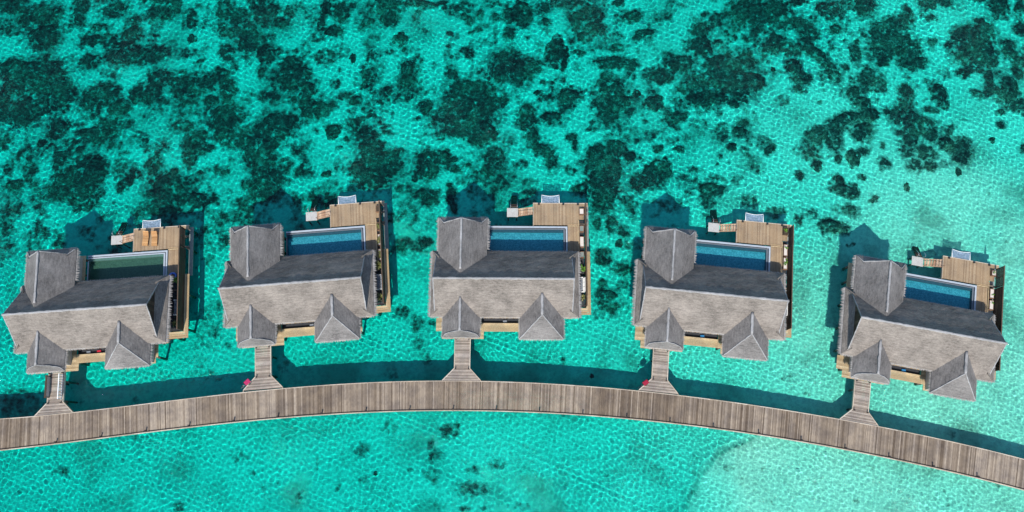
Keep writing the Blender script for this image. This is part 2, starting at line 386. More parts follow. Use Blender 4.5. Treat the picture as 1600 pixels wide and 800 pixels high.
# coral patches: (x, y, half width, half height, turn, density) in quarter pixels of the tile they lie in
T = {}
T[0, 0] = """60,20,110,45,0,1;200,80,120,70,-20,1;280,90,110,60,-30,1;490,60,50,110,0,.9;270,210,90,80,0,1;220,280,40,30,0,.8;100,200,40,20,0,.5;700,50,90,50,-15,.8;620,90,60,40,0,.4;1000,80,100,55,-10,.95;830,120,60,50,0,.7;820,210,70,60,0,.95;780,265,40,40,0,.9;550,250,90,40,-15,.9;600,150,60,30,0,.5;700,330,60,50,0,.8;850,340,200,60,-5,.95;560,370,70,45,-10,.95;540,340,40,30,0,.7;1240,380,40,18,-15,.7;1140,435,30,18,0,.7;1060,270,50,25,20,.4;1240,30,25,15,0,.6;1400,50,60,90,0,.8;1480,110,80,50,0,.9;1420,180,100,50,20,.8;1550,240,70,110,0,1;1420,320,50,60,-20,.9;1590,60,30,60,0,.9;180,440,200,90,0,1;60,400,90,50,0,1;320,440,90,80,0,.95;100,530,120,60,0,.95;350,590,110,110,0,1;250,530,100,60,0,1;150,690,130,90,0,1;0,650,60,120,0,.9;360,770,70,40,0,.9;600,610,100,90,0,.95;680,560,70,50,0,.9;740,660,80,70,0,1;560,700,60,50,0,.7;860,590,60,60,0,.9;970,520,60,110,0,1;1000,460,90,40,0,.9;1090,500,50,40,0,.8;1180,540,100,80,0,1;1300,510,70,60,0,.9;1380,470,60,60,0,1;1420,560,60,80,0,.95;1180,620,90,40,0,.8;1320,620,60,40,0,.9;1000,640,70,50,0,.7;1400,730,110,90,-20,1;1280,660,60,40,0,.5;1450,420,30,20,0,.5;660,770,80,40,-10,.8;1160,785,60,30,0,.9;500,420,60,25,0,.5;700,470,50,25,0,.6;900,100,40,40,0,.5;450,350,50,30,0,.4;470,780,70,30,0,.5;350,390,60,20,0,.6"""
T[400, 0] = """70,60,75,45,-20,1;40,130,50,35,0,.9;150,135,60,35,10,1;190,60,18,30,0,.9;440,55,38,45,0,1;400,130,25,40,0,.9;530,80,55,75,0,.95;480,190,60,35,15,1;360,240,40,20,10,.7;90,225,30,22,0,.7;210,228,14,10,0,.6;600,35,25,35,0,.7;690,70,60,30,0,.6;700,140,60,30,-15,.9;650,175,40,25,0,.6;740,230,50,30,0,.4;820,40,110,60,0,.95;840,110,60,50,20,1;830,320,40,20,0,.6;930,320,12,14,0,.8;1000,20,80,30,0,1;1080,30,60,25,0,.9;1170,10,30,15,0,.9;1000,115,30,25,0,.6;1300,60,70,50,0,.7;1330,120,35,30,0,.8;1400,90,25,30,0,.8;1490,100,35,35,0,.8;1590,90,50,60,0,1;1590,210,40,50,0,.9;1410,170,40,25,-20,.7;1345,205,16,14,0,1;1210,205,22,18,0,.8;1250,230,50,25,0,.4;1050,195,25,20,0,.5;1210,285,25,18,0,.7;1230,355,30,30,0,.7;1335,345,32,20,-5,.95;1475,270,16,16,0,.7;1450,20,60,25,0,.6;60,330,60,60,0,1;130,310,30,22,0,.8;30,440,25,35,0,.9;195,310,25,20,0,.6;210,410,85,70,0,1;280,460,60,50,0,1;220,500,100,60,10,1;320,560,60,50,0,1;300,600,50,60,0,.9;60,590,45,35,0,.8;110,610,40,40,0,.8;390,350,40,30,0,.8;450,370,45,22,0,.7;710,470,55,60,-20,.8;680,530,30,30,0,.8;700,410,40,20,0,.6;940,420,45,50,0,1;950,500,70,55,20,1;950,580,60,40,0,.6;820,580,50,50,0,.8;730,600,40,25,0,.5;780,635,18,16,0,.7;490,515,35,30,0,.8;380,500,30,20,0,.6;550,595,60,25,0,.8;620,630,50,35,-30,.9;600,690,35,20,0,.7;370,680,100,60,-10,1;470,640,15,35,0,.8;150,760,120,60,0,1;70,690,40,30,0,.5;480,790,50,20,0,1;620,770,70,40,-10,.9;665,750,20,22,0,1;1000,385,50,20,-15,.7;1220,465,40,45,0,.95;1340,560,160,80,0,1;1300,620,140,90,0,1;1300,730,200,90,0,1;1400,660,120,80,0,1;1540,630,35,40,0,.8;1065,665,42,45,0,.95;1010,740,20,15,0,.6;1550,400,85,90,-20,1;1540,460,70,50,0,1;790,780,50,20,0,.6;520,430,10,15,0,.8;690,310,30,12,-10,.5;620,110,35,20,0,.4"""
T[800, 0] = """60,80,70,85,0,1;200,50,50,45,0,.8;330,20,150,35,0,.8;205,135,35,25,0,.9;480,80,90,65,0,1;400,120,60,70,0,.9;520,170,70,40,10,.95;455,220,45,40,0,.9;560,280,60,30,0,.5;690,70,20,20,0,.6;750,110,70,40,-20,.95;655,100,20,15,0,.8;830,215,70,25,-10,.9;790,240,30,20,0,1;985,115,14,22,0,.7;1195,95,20,18,10,.8;910,105,18,20,0,.6;1075,265,24,12,10,.9;20,340,35,30,0,.9;90,430,100,70,0,1;50,480,60,50,0,.9;420,330,40,25,0,.7;400,420,30,25,0,.5;500,300,30,20,0,.5;650,300,60,25,-10,.8;640,400,130,40,5,1;740,410,55,40,0,1;730,480,50,35,0,.5;600,480,40,40,0,.9;620,560,110,70,0,.9;630,640,130,70,0,1;600,730,70,70,0,.9;730,700,35,25,0,.9;200,515,24,14,0,.8;250,545,18,35,0,.6;350,610,80,55,-20,.95;320,680,50,40,0,.6;240,740,80,40,0,1;100,700,60,45,-20,.9;100,760,60,50,0,.9;880,580,50,25,0,.6;930,480,95,50,0,1;980,350,40,25,0,.8;1050,400,110,60,0,.95;1180,200,60,50,0,1;1180,290,90,80,-30,1;1280,120,50,40,-20,.9;1290,265,24,24,0,.9;1300,400,100,60,0,1;1440,400,90,50,0,1;1350,500,200,80,0,1;1500,510,80,60,0,.95;1130,560,110,60,0,.8;1200,620,130,70,0,1;1380,600,120,60,0,.9;1390,660,35,25,0,1;1450,640,24,25,0,.8;1060,660,80,60,0,.6;1030,740,80,40,-10,.9;830,760,25,20,0,.5;1290,715,25,20,0,.6;1300,790,40,20,0,.7;1440,780,50,30,0,.9;1450,70,110,80,0,1;1550,100,80,100,0,1;1400,170,50,30,0,.8;1530,200,30,20,0,1;1470,240,35,30,30,.8;1390,240,20,20,0,.9;1440,310,30,25,0,.5;1590,300,30,40,0,.9;1560,20,50,30,0,.6;90,225,18,14,0,.6;500,770,20,15,0,.6"""
T[1200, 0] = """40,70,80,80,0,1;170,15,70,25,0,1;110,150,60,40,0,.9;220,170,90,45,30,1;270,220,55,50,0,1;250,300,45,70,-20,1;50,270,55,65,10,1;330,370,40,90,-25,.95;400,470,60,60,-40,.8;130,65,22,20,0,.7;390,60,90,60,0,.9;600,50,70,55,0,1;480,40,60,40,0,.7;410,195,42,35,0,.95;330,70,30,40,0,.8;470,130,50,30,0,.5;125,310,22,20,0,.6;470,270,20,20,0,.6;160,420,48,55,0,1;200,500,60,60,-30,.9;190,570,60,30,0,.8;90,630,35,35,0,.6;480,430,25,22,0,.8;535,340,32,60,0,1;540,270,25,25,0,.6;512,505,20,20,0,.9;700,200,110,60,-20,.9;860,110,40,60,0,.9;800,160,90,60,0,.9;760,270,150,90,10,.95;700,340,110,50,0,.9;870,310,60,90,-20,.95;705,400,42,28,0,1;890,400,80,50,0,1;960,390,30,25,0,.9;960,290,30,25,0,.4;620,500,80,70,0,.9;700,540,30,55,0,.9;620,570,80,25,0,.8;520,590,42,50,0,1;570,660,50,50,-40,1;620,730,50,50,0,1;480,760,130,40,-15,1;860,580,42,48,0,1;850,670,50,80,0,.8;830,740,120,60,0,.9;940,770,90,35,0,1;670,640,18,20,0,.6;950,90,20,30,0,.7;1015,128,35,20,0,.95;1000,25,50,40,0,1;1100,20,45,30,0,.9;1020,275,40,25,10,.8;1010,310,30,25,0,.4;1055,590,48,70,-10,1;1090,660,30,30,0,1;1000,690,30,25,0,.8;1045,700,20,20,0,.8;980,510,15,25,0,.6;1250,240,110,80,0,1;1330,210,70,70,0,1;1320,330,100,90,0,1;1250,330,120,90,0,.9;1380,390,50,50,0,.9;1215,470,42,30,0,1;1290,440,60,30,0,.8;1310,140,40,25,0,.8;1150,230,50,30,0,.5;1140,310,30,25,0,.5;1430,40,62,60,0,1;1420,110,30,25,0,.8;1320,5,40,18,0,.9;1555,60,36,22,20,1;1590,65,20,15,0,.8;1570,195,50,38,15,1;1480,290,55,35,0,.95;1500,340,60,40,30,.9;1570,400,50,40,0,1;1540,470,30,35,0,1;1520,440,20,20,0,.8;1370,490,35,50,0,1;1490,530,50,50,0,1;1400,570,60,40,0,.9;1480,600,70,60,0,1;1300,600,60,30,0,.8;1530,670,80,40,10,.8;1580,680,30,60,0,1;1440,715,28,20,0,.9;1440,790,30,22,0,.9;915,650,12,20,0,.7;775,495,20,15,0,.4;315,655,14,14,0,.6;400,620,10,30,0,.4;1200,760,30,12,0,.3"""
T[0, 200] = """330,25,55,35,0,.95;600,20,150,30,0,1;600,60,60,40,0,.9;700,40,40,20,0,.7;250,85,25,30,0,1;64,92,12,10,0,.7;18,125,18,18,0,1;160,120,40,14,-15,.8;110,170,25,60,20,.8;490,120,40,30,0,.9;500,65,18,14,0,.7;380,170,60,35,10,.9;350,210,40,40,0,.9;220,160,50,20,-20,.6;680,100,40,40,0,.7;720,140,50,20,0,.4;740,120,30,20,0,.5;560,240,110,70,0,1;450,280,140,60,-20,1;500,340,120,80,0,1;350,380,80,50,-10,.9;450,420,130,50,0,.9;520,470,80,40,0,.8;600,290,50,60,0,1;620,390,40,30,40,.7;30,250,40,50,0,.8;165,305,40,30,-40,.8;75,350,65,40,0,.9;60,400,50,30,0,.5;100,500,45,40,0,.7;200,430,60,30,-20,.6;265,385,25,20,0,.7;465,515,30,20,10,.9;15,590,16,25,0,.9;10,480,15,20,0,.6;350,720,40,35,0,.8;740,210,50,18,15,.6;740,155,15,10,0,.6;910,125,25,25,0,.7;840,290,50,40,0,.9;780,340,60,40,-10,.9;745,385,25,22,0,1;950,230,50,60,0,.9;960,170,50,35,0,.5;1000,110,60,50,0,.6;1080,270,30,30,0,.95;1050,340,120,70,0,1;1000,400,100,50,0,.9;1100,430,120,60,10,.9;1240,440,110,50,10,.9;1340,450,50,40,0,.8;1020,500,150,50,0,.8;880,520,60,40,0,.6;1230,520,120,40,0,.6;1240,30,60,30,0,.9;1210,90,70,60,0,1;1190,180,45,65,0,1;1270,120,40,50,0,.9;1320,110,30,20,0,.8;1400,30,90,40,0,.9;1500,80,90,50,0,.9;1570,150,60,100,0,.95;1590,350,30,150,0,.9;1440,200,20,16,0,.6;1190,295,12,10,0,.7;1275,345,14,14,0,.6;1535,345,35,35,0,.9;1540,470,60,60,0,.8;1430,400,50,25,0,.4;1520,560,100,50,0,.7;1380,560,60,40,0,.7;1400,700,40,50,0,.7;1350,600,60,30,0,.5;700,460,25,14,0,.4;710,520,15,25,0,.4;700,240,30,25,0,.4"""
T[400, 200] = """60,60,100,130,0,.95;100,30,140,40,0,.9;40,200,90,100,0,.95;100,300,80,80,0,.8;40,380,100,100,0,.9;90,410,80,60,0,.9;260,140,50,60,-30,.6;290,190,25,25,0,.7;235,280,20,40,0,.6;200,225,20,15,0,.4;565,65,30,22,0,.7;520,118,24,14,0,.9;555,185,15,12,0,.5;500,235,25,20,0,.7;460,350,55,30,-10,.6;380,15,20,20,0,.6;690,40,80,50,0,.9;600,20,30,20,0,.6;720,110,100,40,0,1;740,180,110,60,0,1;660,250,80,60,-20,.95;760,260,120,50,0,1;730,340,110,50,0,1;860,200,40,80,0,.9;820,20,50,20,0,.7;820,330,60,40,0,.6;890,375,25,22,0,.8;905,130,25,22,0,.8;1060,200,60,60,0,1;1080,260,80,50,0,1;1160,200,70,60,10,1;1240,190,30,20,0,.9;1230,250,60,25,20,.8;990,310,20,20,0,.8;1030,400,60,25,-20,.9;1080,440,60,50,0,1;1110,400,50,30,0,.8;1205,355,20,20,0,.9;1220,420,40,50,0,1;1240,500,25,40,0,.9;1330,230,18,14,0,.9;1300,30,200,35,0,1;1400,70,90,40,0,1;1430,10,80,60,0,1;1160,60,40,30,0,.6;1430,140,20,20,0,.5;1500,180,70,60,0,.9;1480,260,80,60,0,.8;1530,340,60,50,0,.7;1430,330,40,50,0,.6;1590,300,30,60,0,.5;1020,750,60,30,0,.5;1050,710,50,30,0,.9;920,720,50,40,0,.9;900,770,60,30,0,.5;1080,580,20,20,0,.4;350,430,40,30,0,.8;570,380,60,20,0,.5"""
T[800, 200] = """130,50,40,60,0,.95;190,130,80,45,10,.95;245,200,35,70,0,.9;60,140,20,20,0,.6;50,230,45,30,0,.8;80,60,30,30,0,.5;370,60,40,25,0,.9;390,110,25,40,0,.9;20,60,30,30,0,.4;500,10,40,15,0,.6;350,250,30,20,0,.8;370,270,40,25,0,.7;520,150,60,50,0,1;650,130,70,60,0,1;740,180,45,35,-10,1;560,220,130,70,0,1;640,260,60,60,0,1;560,320,110,60,0,1;580,400,100,70,0,1;430,380,60,40,-20,.9;560,480,80,60,0,.9;530,600,30,50,0,.8;620,600,40,60,0,.8;690,650,40,40,0,.8;620,640,40,30,0,.6;740,490,50,25,-30,.7;560,780,50,25,0,.8;740,740,30,20,0,.5;100,340,60,30,0,.4;110,400,60,20,0,.7;920,240,70,35,-10,1;960,280,40,40,0,1;860,280,40,50,0,.9;790,340,60,55,0,1;900,330,60,50,0,.9;850,300,60,60,0,.6;915,135,30,25,0,.95;960,190,22,14,0,.7;1040,140,35,22,10,.95;1410,30,50,35,0,.95;1300,50,50,50,0,.6;1080,60,40,40,0,.4;1300,185,16,16,0,.9;1450,160,20,40,-25,.7;1280,235,10,10,0,.8;1190,235,14,10,0,.6;1550,90,50,40,0,.6;1590,150,35,30,0,.9;1520,240,50,50,0,.6;1130,270,30,30,20,.6;1060,320,35,25,0,.7;1220,380,60,35,0,1;1280,400,50,35,0,1;1210,460,45,50,0,.8;1390,350,40,18,10,.6;1100,420,25,30,0,.6;1470,470,60,40,0,.6;980,480,100,50,0,.5;990,5,40,12,0,.6;572,828,48,36,0,.9;696,884,64,48,0,.8;560,972,28,28,0,.9;596,1040,76,36,0,.9;608,1112,80,60,0,.75;696,980,56,36,0,.5"""
T[1200, 200] = """10,130,25,30,0,.8;300,60,90,60,-30,.9;400,80,50,90,0,.8;260,150,60,70,0,.8;170,150,30,30,0,.5;300,210,40,30,0,.5;400,10,80,30,0,.9;570,40,60,55,0,1;600,15,50,40,0,.9;510,10,40,30,0,.7;428,208,20,30,10,1;580,160,40,25,0,.8;700,115,20,25,0,.6;710,230,40,45,0,.7;185,305,30,26,0,.9;380,190,15,12,0,.5;430,340,35,40,-20,1;460,400,90,35,20,1;520,410,40,45,0,.95;570,320,25,25,0,.8;400,380,30,20,0,.7;645,460,35,18,-30,.8;870,90,60,60,0,.9;900,30,110,40,0,.9;1000,60,50,60,0,.9;850,170,50,40,0,.7;970,170,70,50,0,.8;900,250,60,50,0,.7;1000,250,50,40,0,.8;930,220,60,60,0,.4;1100,110,50,50,-20,1;1190,150,60,70,20,1;1170,200,40,30,0,1;1240,175,20,12,0,.9;1080,240,50,30,0,.4;1590,140,30,28,0,1;1445,5,25,12,0,1;1110,20,60,30,0,.6;500,530,50,40,20,.8;430,520,50,30,0,.4;260,545,40,35,20,.7;380,620,80,40,5,1;450,640,50,35,0,.8;180,590,30,40,0,.7;330,675,10,8,0,.8;40,540,60,40,0,.7;515,735,10,8,0,.8;485,745,12,6,0,.6;170,510,30,18,0,.4"""
LOW = """630,488,16,10,0,.9;649,509,8,9,0,.9;634,425,6,7,0,.6;676,505,6,6,0,.7;652,385,16,14,0,.7;652,504,12,12,0,.8;652,537,10,12,0,.7;928,496,6,9,0,.6;25,630,35,25,0,.8;324,512,25,40,0,.5;306,574,20,25,0,.4;340,480,20,18,0,.6;332,517,14,20,0,.6;355,541,5,5,0,.8;328,397,10,25,0,.5;330,588,21,7,0,.6;610,587,10,12,0,.5;369,713,12,15,0,.35;370,723,6,4,0,.8;394,740,4,6,0,.8;277,794,9,8,0,.9;186,722,10,8,0,.3;102,752,10,8,0,.3;24,767,8,6,0,.4;200,683,22,8,0,.35;213,725,18,12,0,.3;77,740,4,4,0,.6;565,704,15,12,0,.6;568,749,8,6,0,.6;640,735,5,4,0,.9;673,701,7,18,0,.95;700,677,14,11,0,.95;713,665,5,4,0,1;685,710,14,8,0,.6;775,722,14,9,0,.7;676,740,14,11,0,.7;680,753,6,6,0,.6;739,734,11,8,0,.6;739,764,23,12,0,.9;757,767,8,8,0,.9;727,797,8,4,0,.9;466,777,5,8,0,.8;430,752,12,7,0,.3;409,764,10,8,0,.3;760,797,12,6,0,.5;724,773,11,8,0,.5;816,791,11,7,0,.6;950,743,4,3,0,.5;1483,680,7,6,0,.8;1417,668,10,4,0,.4;1500,660,5,4,0,.3"""
blobs = []
for (tx, ty), s in T.items():
    for e in s.split(';'):
        a = [float(q) for q in e.split(',')]; blobs.append((tx + a[0] / 4, ty + a[1] / 4, a[2] / 4, a[3] / 4, a[4], a[5]))
for e in LOW.split(';'):
    a = [float(q) for q in e.split(',')]; blobs.append((*a[:5], a[5] * .66))

def px_frame(u, v, z=ZA):
    x, y = unproj(u, v, z); x1, _ = unproj(u + 1, v, z); _, y1 = unproj(u, v - 1, z)
    return x, y, abs(x1 - x), abs(y1 - y)

xs = graded(-80, 80, .26, 700); ys = graded(-16, 72, .26, 700)
X, Y = np.meshgrid(xs, ys)
wx = (fbm(X, Y, 2.2, 31, 3) - .5) * 1.5; wy = (fbm(X, Y, 2.2, 57, 3) - .5) * 1.5       # ragged outlines
F = np.full(X.shape, -1.0)
for u, v, ru, rv, an, de in blobs:
    cx, cy, kx, ky = px_frame(u, v); a, b = max(.25, ru * kx), max(.25, rv * ky)
    m_ = 1.9 * max(a, b) + 1.5
    i0, i1 = np.searchsorted(xs, (cx - m_, cx + m_)); j0, j1 = np.searchsorted(ys, (cy - m_, cy + m_))
    if i0 >= i1 or j0 >= j1: continue
    sl_ = (slice(j0, j1), slice(i0, i1)); wk = min(1.0, .25 + .3 * min(a, b))
    dx = X[sl_] + wx[sl_] * wk - cx; dy = Y[sl_] + wy[sl_] * wk - cy; t = R(-an)
    r = np.hypot((dx * cos(t) + dy * sin(t)) / a, (-dx * sin(t) + dy * cos(t)) / b)
    F[sl_] = np.maximum(F[sl_], np.clip(1.52 - .86 * r, -1, 1.0) * (.18 + .82 * de) + (de - 1) * .05)
# scattered rubble between the patches of the deeper water, and open reef beyond the photo's edge
inv_ = (X > -74) & (X < 74) & (Y > -9) & (Y < 63)
D0 = depth(X, Y)
sc_ = np.clip((Y - 22) / 8, 0, 1) * np.clip((D0 - 1.5) / .7, 0, 1)
F = np.maximum(F, (fbm(X, Y, 2.2, 77, 5) - .5) * 2.0 + sc_ * .20 - .20 * (1 - sc_) + .14 * np.clip((-20 - X) / 30, 0, 1) * sc_ + .05 * sc_)
far_ = np.maximum.reduce([np.abs(X) - 75, Y - 64]); fm = np.clip(far_ / 4, 0, 1)
F = F * (1 - fm) + fm * ((fbm(X, Y, 9, 19, 5) - .5) * 3.4 * np.clip((Y + 30) / 40, .1, 1))
cov = np.clip(F, 0, 1)
lump = fbm(X, Y, 1.3, 3) ; bedz = WATER_Z - (D0 * .8 + .5) + (fbm(X, Y, 1.8, 8) - .5) * .12
Zb = bedz + np.clip(cov - .35, 0, .65) * .25
bed = sheet('seabed', xs, ys, Zb, 'seabed_sand', [('coral', 'FLOAT', cov)]); tag(bed, kind='structure'); bed.cycles.is_caustics_receiver = True
ck_ = (cov > .72) & (X > -79) & (X < 79) & (Y > -15) & (Y < 71)
Zc = Zb - .10 + np.clip((cov - .70) / .30, 0, 1) ** .8 * (.14 + .95 * lump ** 1.4)
reef = sheet('coral_reef', xs, ys, Zc, 'coral', [('coral', 'FLOAT', np.clip(cov, 0, 1))], keep=ck_)
tag(reef, 'dark green coral reef patches spread over the pale sandy lagoon floor', 'coral reef', kind='stuff'); reef.cycles.is_caustics_receiver = True

CURV = .0020
# the sea surface: real ripples, so that the sun draws its own web of light on the bottom
wx_ = graded(-77, 77, .07, 700); wy_ = graded(-11, 67, .07, 700)
WX, WY = np.meshgrid(wx_.astype(np.float32), wy_.astype(np.float32)); H = np.zeros_like(WX)
for i in range(64):
    lam = float(np.exp(nrng.uniform(math.log(.21), math.log(1.0)))); an = float(nrng.normal(R(75), 1.0)); ph = float(nrng.uniform(0, 6.28))
    H += np.float32(CURV * lam ** 2) * np.sin(np.float32(2 * pi / lam * cos(an)) * WX + np.float32(2 * pi / lam * sin(an)) * WY + np.float32(ph))
H2 = np.zeros_like(WX)
for i in range(26):
    lam = float(np.exp(nrng.uniform(math.log(.24), math.log(.55)))); an = float(nrng.normal(R(60), 1.2)); ph = float(nrng.uniform(0, 6.28))
    H2 += np.float32(.0022 * lam ** 2) * np.sin(np.float32(2 * pi / lam * cos(an)) * WX + np.float32(2 * pi / lam * sin(an)) * WY + np.float32(ph))
gust = (.34 + .60 * fbm(WX, WY, 15, 44, 3) + .75 * fbm(WX, WY, 4.5, 45, 3)).astype(np.float32)
fade = np.clip(1 - np.maximum.reduce([np.abs(WX) - 76, WY - 66, -10 - WY]) / 6, 0, 1)
dd = depth(WX, WY)
WZ = WATER_Z + (H * 1.12 * gust * np.clip(2.4 / dd, .75, 1.25) + H2 * (.5 + .5 * gust) * np.clip((2.2 - dd) / 1.0, .0, 1)) * fade
tint = np.stack([np.exp(-1.0 * dd), np.exp(-.070 * dd + .02), np.exp(-.066 * dd), np.ones_like(dd)], -1)
sea = sheet('sea', wx_, wy_, WZ, 'sea_water', [('tint', 'FLOAT_COLOR', tint)]); tag(sea, kind='structure'); sea.cycles.is_caustics_caster = True
del WX, WY, H, H2, gust, fade, WZ, dd, tint

def floor_z(x, y): return float(WATER_Z - .5 - .8 * depth(np.array([x]), np.array([y]))[0])

# coral heads that stand alone
HEADS = [(625, 60, 14, 11, 'roundish dark coral head, largest of the lone heads above the second villa from the left', .5),
         (870, 84, 22, 30, 'tall upright block of dark coral on bright sand near the top, right of centre', .9),
         (994, 147, 8, 8, 'small round coral head right of a big ragged patch, above a wider one', .4),
         (842, 145, 9, 6, 'small oval coral head below the tall upright block of coral', .35),
         (1022, 162, 18, 14, 'wide dark coral head at the left foot of the broadest reef patch', .6),
         (1207, 110, 4.5, 4.5, 'tiny dark coral dot on open sand at the right of the broadest reef patch', .3),
         (299, 59, 9, 8, 'compact dark coral head on the bright clearing near the upper left corner', .45),
         (519, 207, 13, 12, 'nearly circular dark coral head on bright sand above the second villa terrace', .6),
         (510, 271, 10, 6, 'flat oval coral head between the circular one and the terrace of the second villa', .4),
         (1142, 232, 10, 8, 'round coral head on bright sand above the terrace of the fourth villa', .45),
         (1274, 262, 10, 10, 'black round coral head beneath a scattered patch, above and right of the fourth villa', .5),
         (1330, 250, 13, 17, 'upright oval coral head of mossy green on bright sand above the fifth villa', .6),
         (1412, 296, 5.5, 8, 'lone small coral head nearest above the fifth villa', .35),
         (1546, 222, 6, 6, 'small round coral head alone near the right edge of the lagoon', .35),
         (1492, 272, 5.5, 8, 'narrow dark coral head below the black triangular patch at the right', .4),
         (967, 5, 11, 8, 'dark coral head cut by the top edge of the photo, right of centre', .5),
         (551, 90, 6, 9, 'small upright coral head on the bright clearing above and left of the third villa', .4),
         (967, 381, 7, 7.5, 'pale topped round coral head between the third and the fourth villa', .4),
         (924.5, 587.6, 4, 4, 'tiny black coral dot in the shadow of the walkway between third and fourth villa', .3),
         (586, 740, 4, 4, 'tiny black coral dot below the curved walkway, left of the ring of dark patches', .3),
         (312, 269, 6, 5, 'small dark coral head on bright sand, above and left of the second villa', .35),
         (352, 269, 8, 6, 'small speckled coral head on bright sand directly above the rear roof of the second villa', .35)]
for hi, (u, v, ru, rv, lab, hh) in enumerate(HEADS):
    cx, cy, kx, ky = px_frame(u, v); a, b = max(.3, ru * kx), max(.3, rv * ky); z0 = floor_z(cx, cy) - .05
    nr, ns = 9, 40; vv = [(0, 0, hh)]; ff = []; cvs = [1.0]; ps = rng.uniform(0, 50)
    for i in range(1, nr + 1):
        for j in range(ns):
            t = 2 * pi * j / ns; q = i / nr
            k = 1 + .11 * sin(3 * t + ps) + .07 * sin(5 * t + 2 * ps) + .06 * sin(9 * t + ps * 3) + rng.uniform(-.05, .05)
            h_ = hh * max(0, 1 - q ** 2.6) * (1 + rng.uniform(-.22, .22)) - (.15 if i == nr else 0)
            vv.append((a * k * q * cos(t), b * k * q * sin(t), h_)); cvs.append(1.0 if q < .6 else (.8 if q < .8 else .55 if q < .97 else .4))
    for j in range(ns): ff.append((0, 1 + j, 1 + (j + 1) % ns))
    for i in range(nr - 1):
        for j in range(ns):
            p, q = 1 + i * ns + j, 1 + i * ns + (j + 1) % ns; ff.append((p, p + ns, q + ns, q))
    me = bpy.data.meshes.new('coral_head'); me.from_pydata(vv, [], ff); me.materials.append(M['coral'])
    at = me.attributes.new('coral', 'FLOAT', 'POINT'); at.data.foreach_set('value', cvs); me.polygons.foreach_set('use_smooth', [True] * len(ff)); me.update()
    o = bpy.data.objects.new('coral_head', me); col.objects.link(o); o.location = (cx, cy, z0); o.cycles.is_caustics_receiver = True
    tag(o, lab, 'coral head', 'lone coral heads standing on the sand')

# ================================================================== the curved walkway (jetty)
NE = [(0,653),(49.5,653.3),(114,648),(180,638.6),(252,627.5),(318,620),(378,613),(439,607),(529,602),(598,599),(691,596.6),(751,597.2),(800,598.4),(890,602.6),(998,611.6),(1059.5,617.6),(1149.5,629.6),(1200,637.4),(1312.5,655.4),(1374,668),(1494,694.4),(1600,717.5)]
SE = [(0,701.6),(85.5,694.4),(156,686),(226.5,675.5),(294,665.6),(364,658.4),(400,655.4),(502,647),(571,644),(640,642.5),(708.4,642),(800,642.5),(845,644),(912.5,647.6),(980,653.6),(1049,660.5),(1118,668.6),(1188.5,679.4),(1255,689.6),(1323.6,701.6),(1393,716.6),(1462.5,732),(1533,749),(1600,764)]
JZ = .1
def polyfit(P):
    q = np.array([unproj(u, v, JZ) for u, v in P]); return np.polyfit(q[:, 0] / 60, q[:, 1], 5), q
pn, qn = polyfit(NE); ps_, qs = polyfit(SE)
XE = 64.0
def curve(p, x):
    xc = max(-XE, min(XE, x)); y = np.polyval(p, xc / 60); d = np.polyval(np.polyder(p), xc / 60) / 60
    return float(y + d * (x - xc))
yN = lambda x: curve(pn, x)
yS = lambda x: curve(ps_, x)
def tang(x):
    d = (yN(x + .5) - yN(x - .5) + yS(x + .5) - yS(x - .5)) / 2; n = math.hypot(1, d); return 1 / n, d / n
def across(x):
    """north and south edge points of the cross-cut through the middle at x"""
    tx, ty = tang(x); ym = (yN(x) + yS(x)) / 2
    hw = (yN(x) - yS(x)) / 2 * tx
    return (x - ty * hw, ym + tx * hw), (x + ty * hw, ym - tx * hw)
jet = empty('walkway', (0, 6, JZ)); tag(jet, 'long curved grey timber walkway that links all five villas', 'walkway')
def jl(p, z): return (p[0], p[1] - 6, z)
mb = MB(); x = -96.0; tone = .5
while x < 96:
    wd = rng.choice((.10, .12, .12, .14, .15)); g = .005
    a0, b0 = across(x + g / 2); a1, b1 = across(x + wd - g / 2); zz = rng.uniform(-.004, .004)
    e = rng.uniform(-.015, .015)
    if rng.random() < .05: tone = rng.uniform(.2, .75)
    r_ = min(1, max(0, tone + rng.gauss(0, .18))); r_ = rng.choice((0, .0, .98, .9)) if rng.random() < .10 else r_
    mb.hexa([jl(b0, -.05 + zz), jl(b1, -.05 + zz), jl(a1, -.05 + zz), jl(a0, -.05 + zz)], [jl(b0, zz), jl(b1, zz), jl(a1, zz), jl(a0, zz)], r_)
    x += wd
mb.build('deck', 'jetty_wood', jet)
fr_ = MB(); trm = MB(); trs = MB(); curb = MB()
xq = np.arange(-96, 96.1, 1.5)
for x0, x1 in zip(xq[:-1], xq[1:]):
    (n0, s0), (n1, s1) = across(x0), across(x1); t0, t1 = tang(x0), tang(x1)
    off = lambda p, t, d: (p[0] - t[1] * d, p[1] + t[0] * d)
    def strip(m_, p0, p1, d0, d1, z0, z1, rr):
        q = [off(p0, t0, d0), off(p1, t1, d0), off(p1, t1, d1), off(p0, t0, d1)]
        m_.hexa([jl(c, z0) for c in q], [jl(c, z1) for c in q], rr)
    rr = rng.random()
    strip(fr_, s0, s1, .12, .30, -.30, -.062, .3); strip(fr_, n0, n1, -.30, -.12, -.30, -.062, .3)
    strip(fr_, s0, s1, 1.6, 1.8, -.30, -.062, .3)
    strip(trm, n0, n1, .004, .10, -.24, .03, rr); strip(trs, s0, s1, -.10, -.004, -.24, .012, rr)
    strip(curb, s0, s1, .012, .075, .03, .10, .15)
fr_.build('joists', 'frame_wood', jet); trm.build('edge_board', 'trim_wood', jet); trs.build('edge_board', 'trim_wood', jet); curb.build('curb_rail', 'dark_wood', jet)
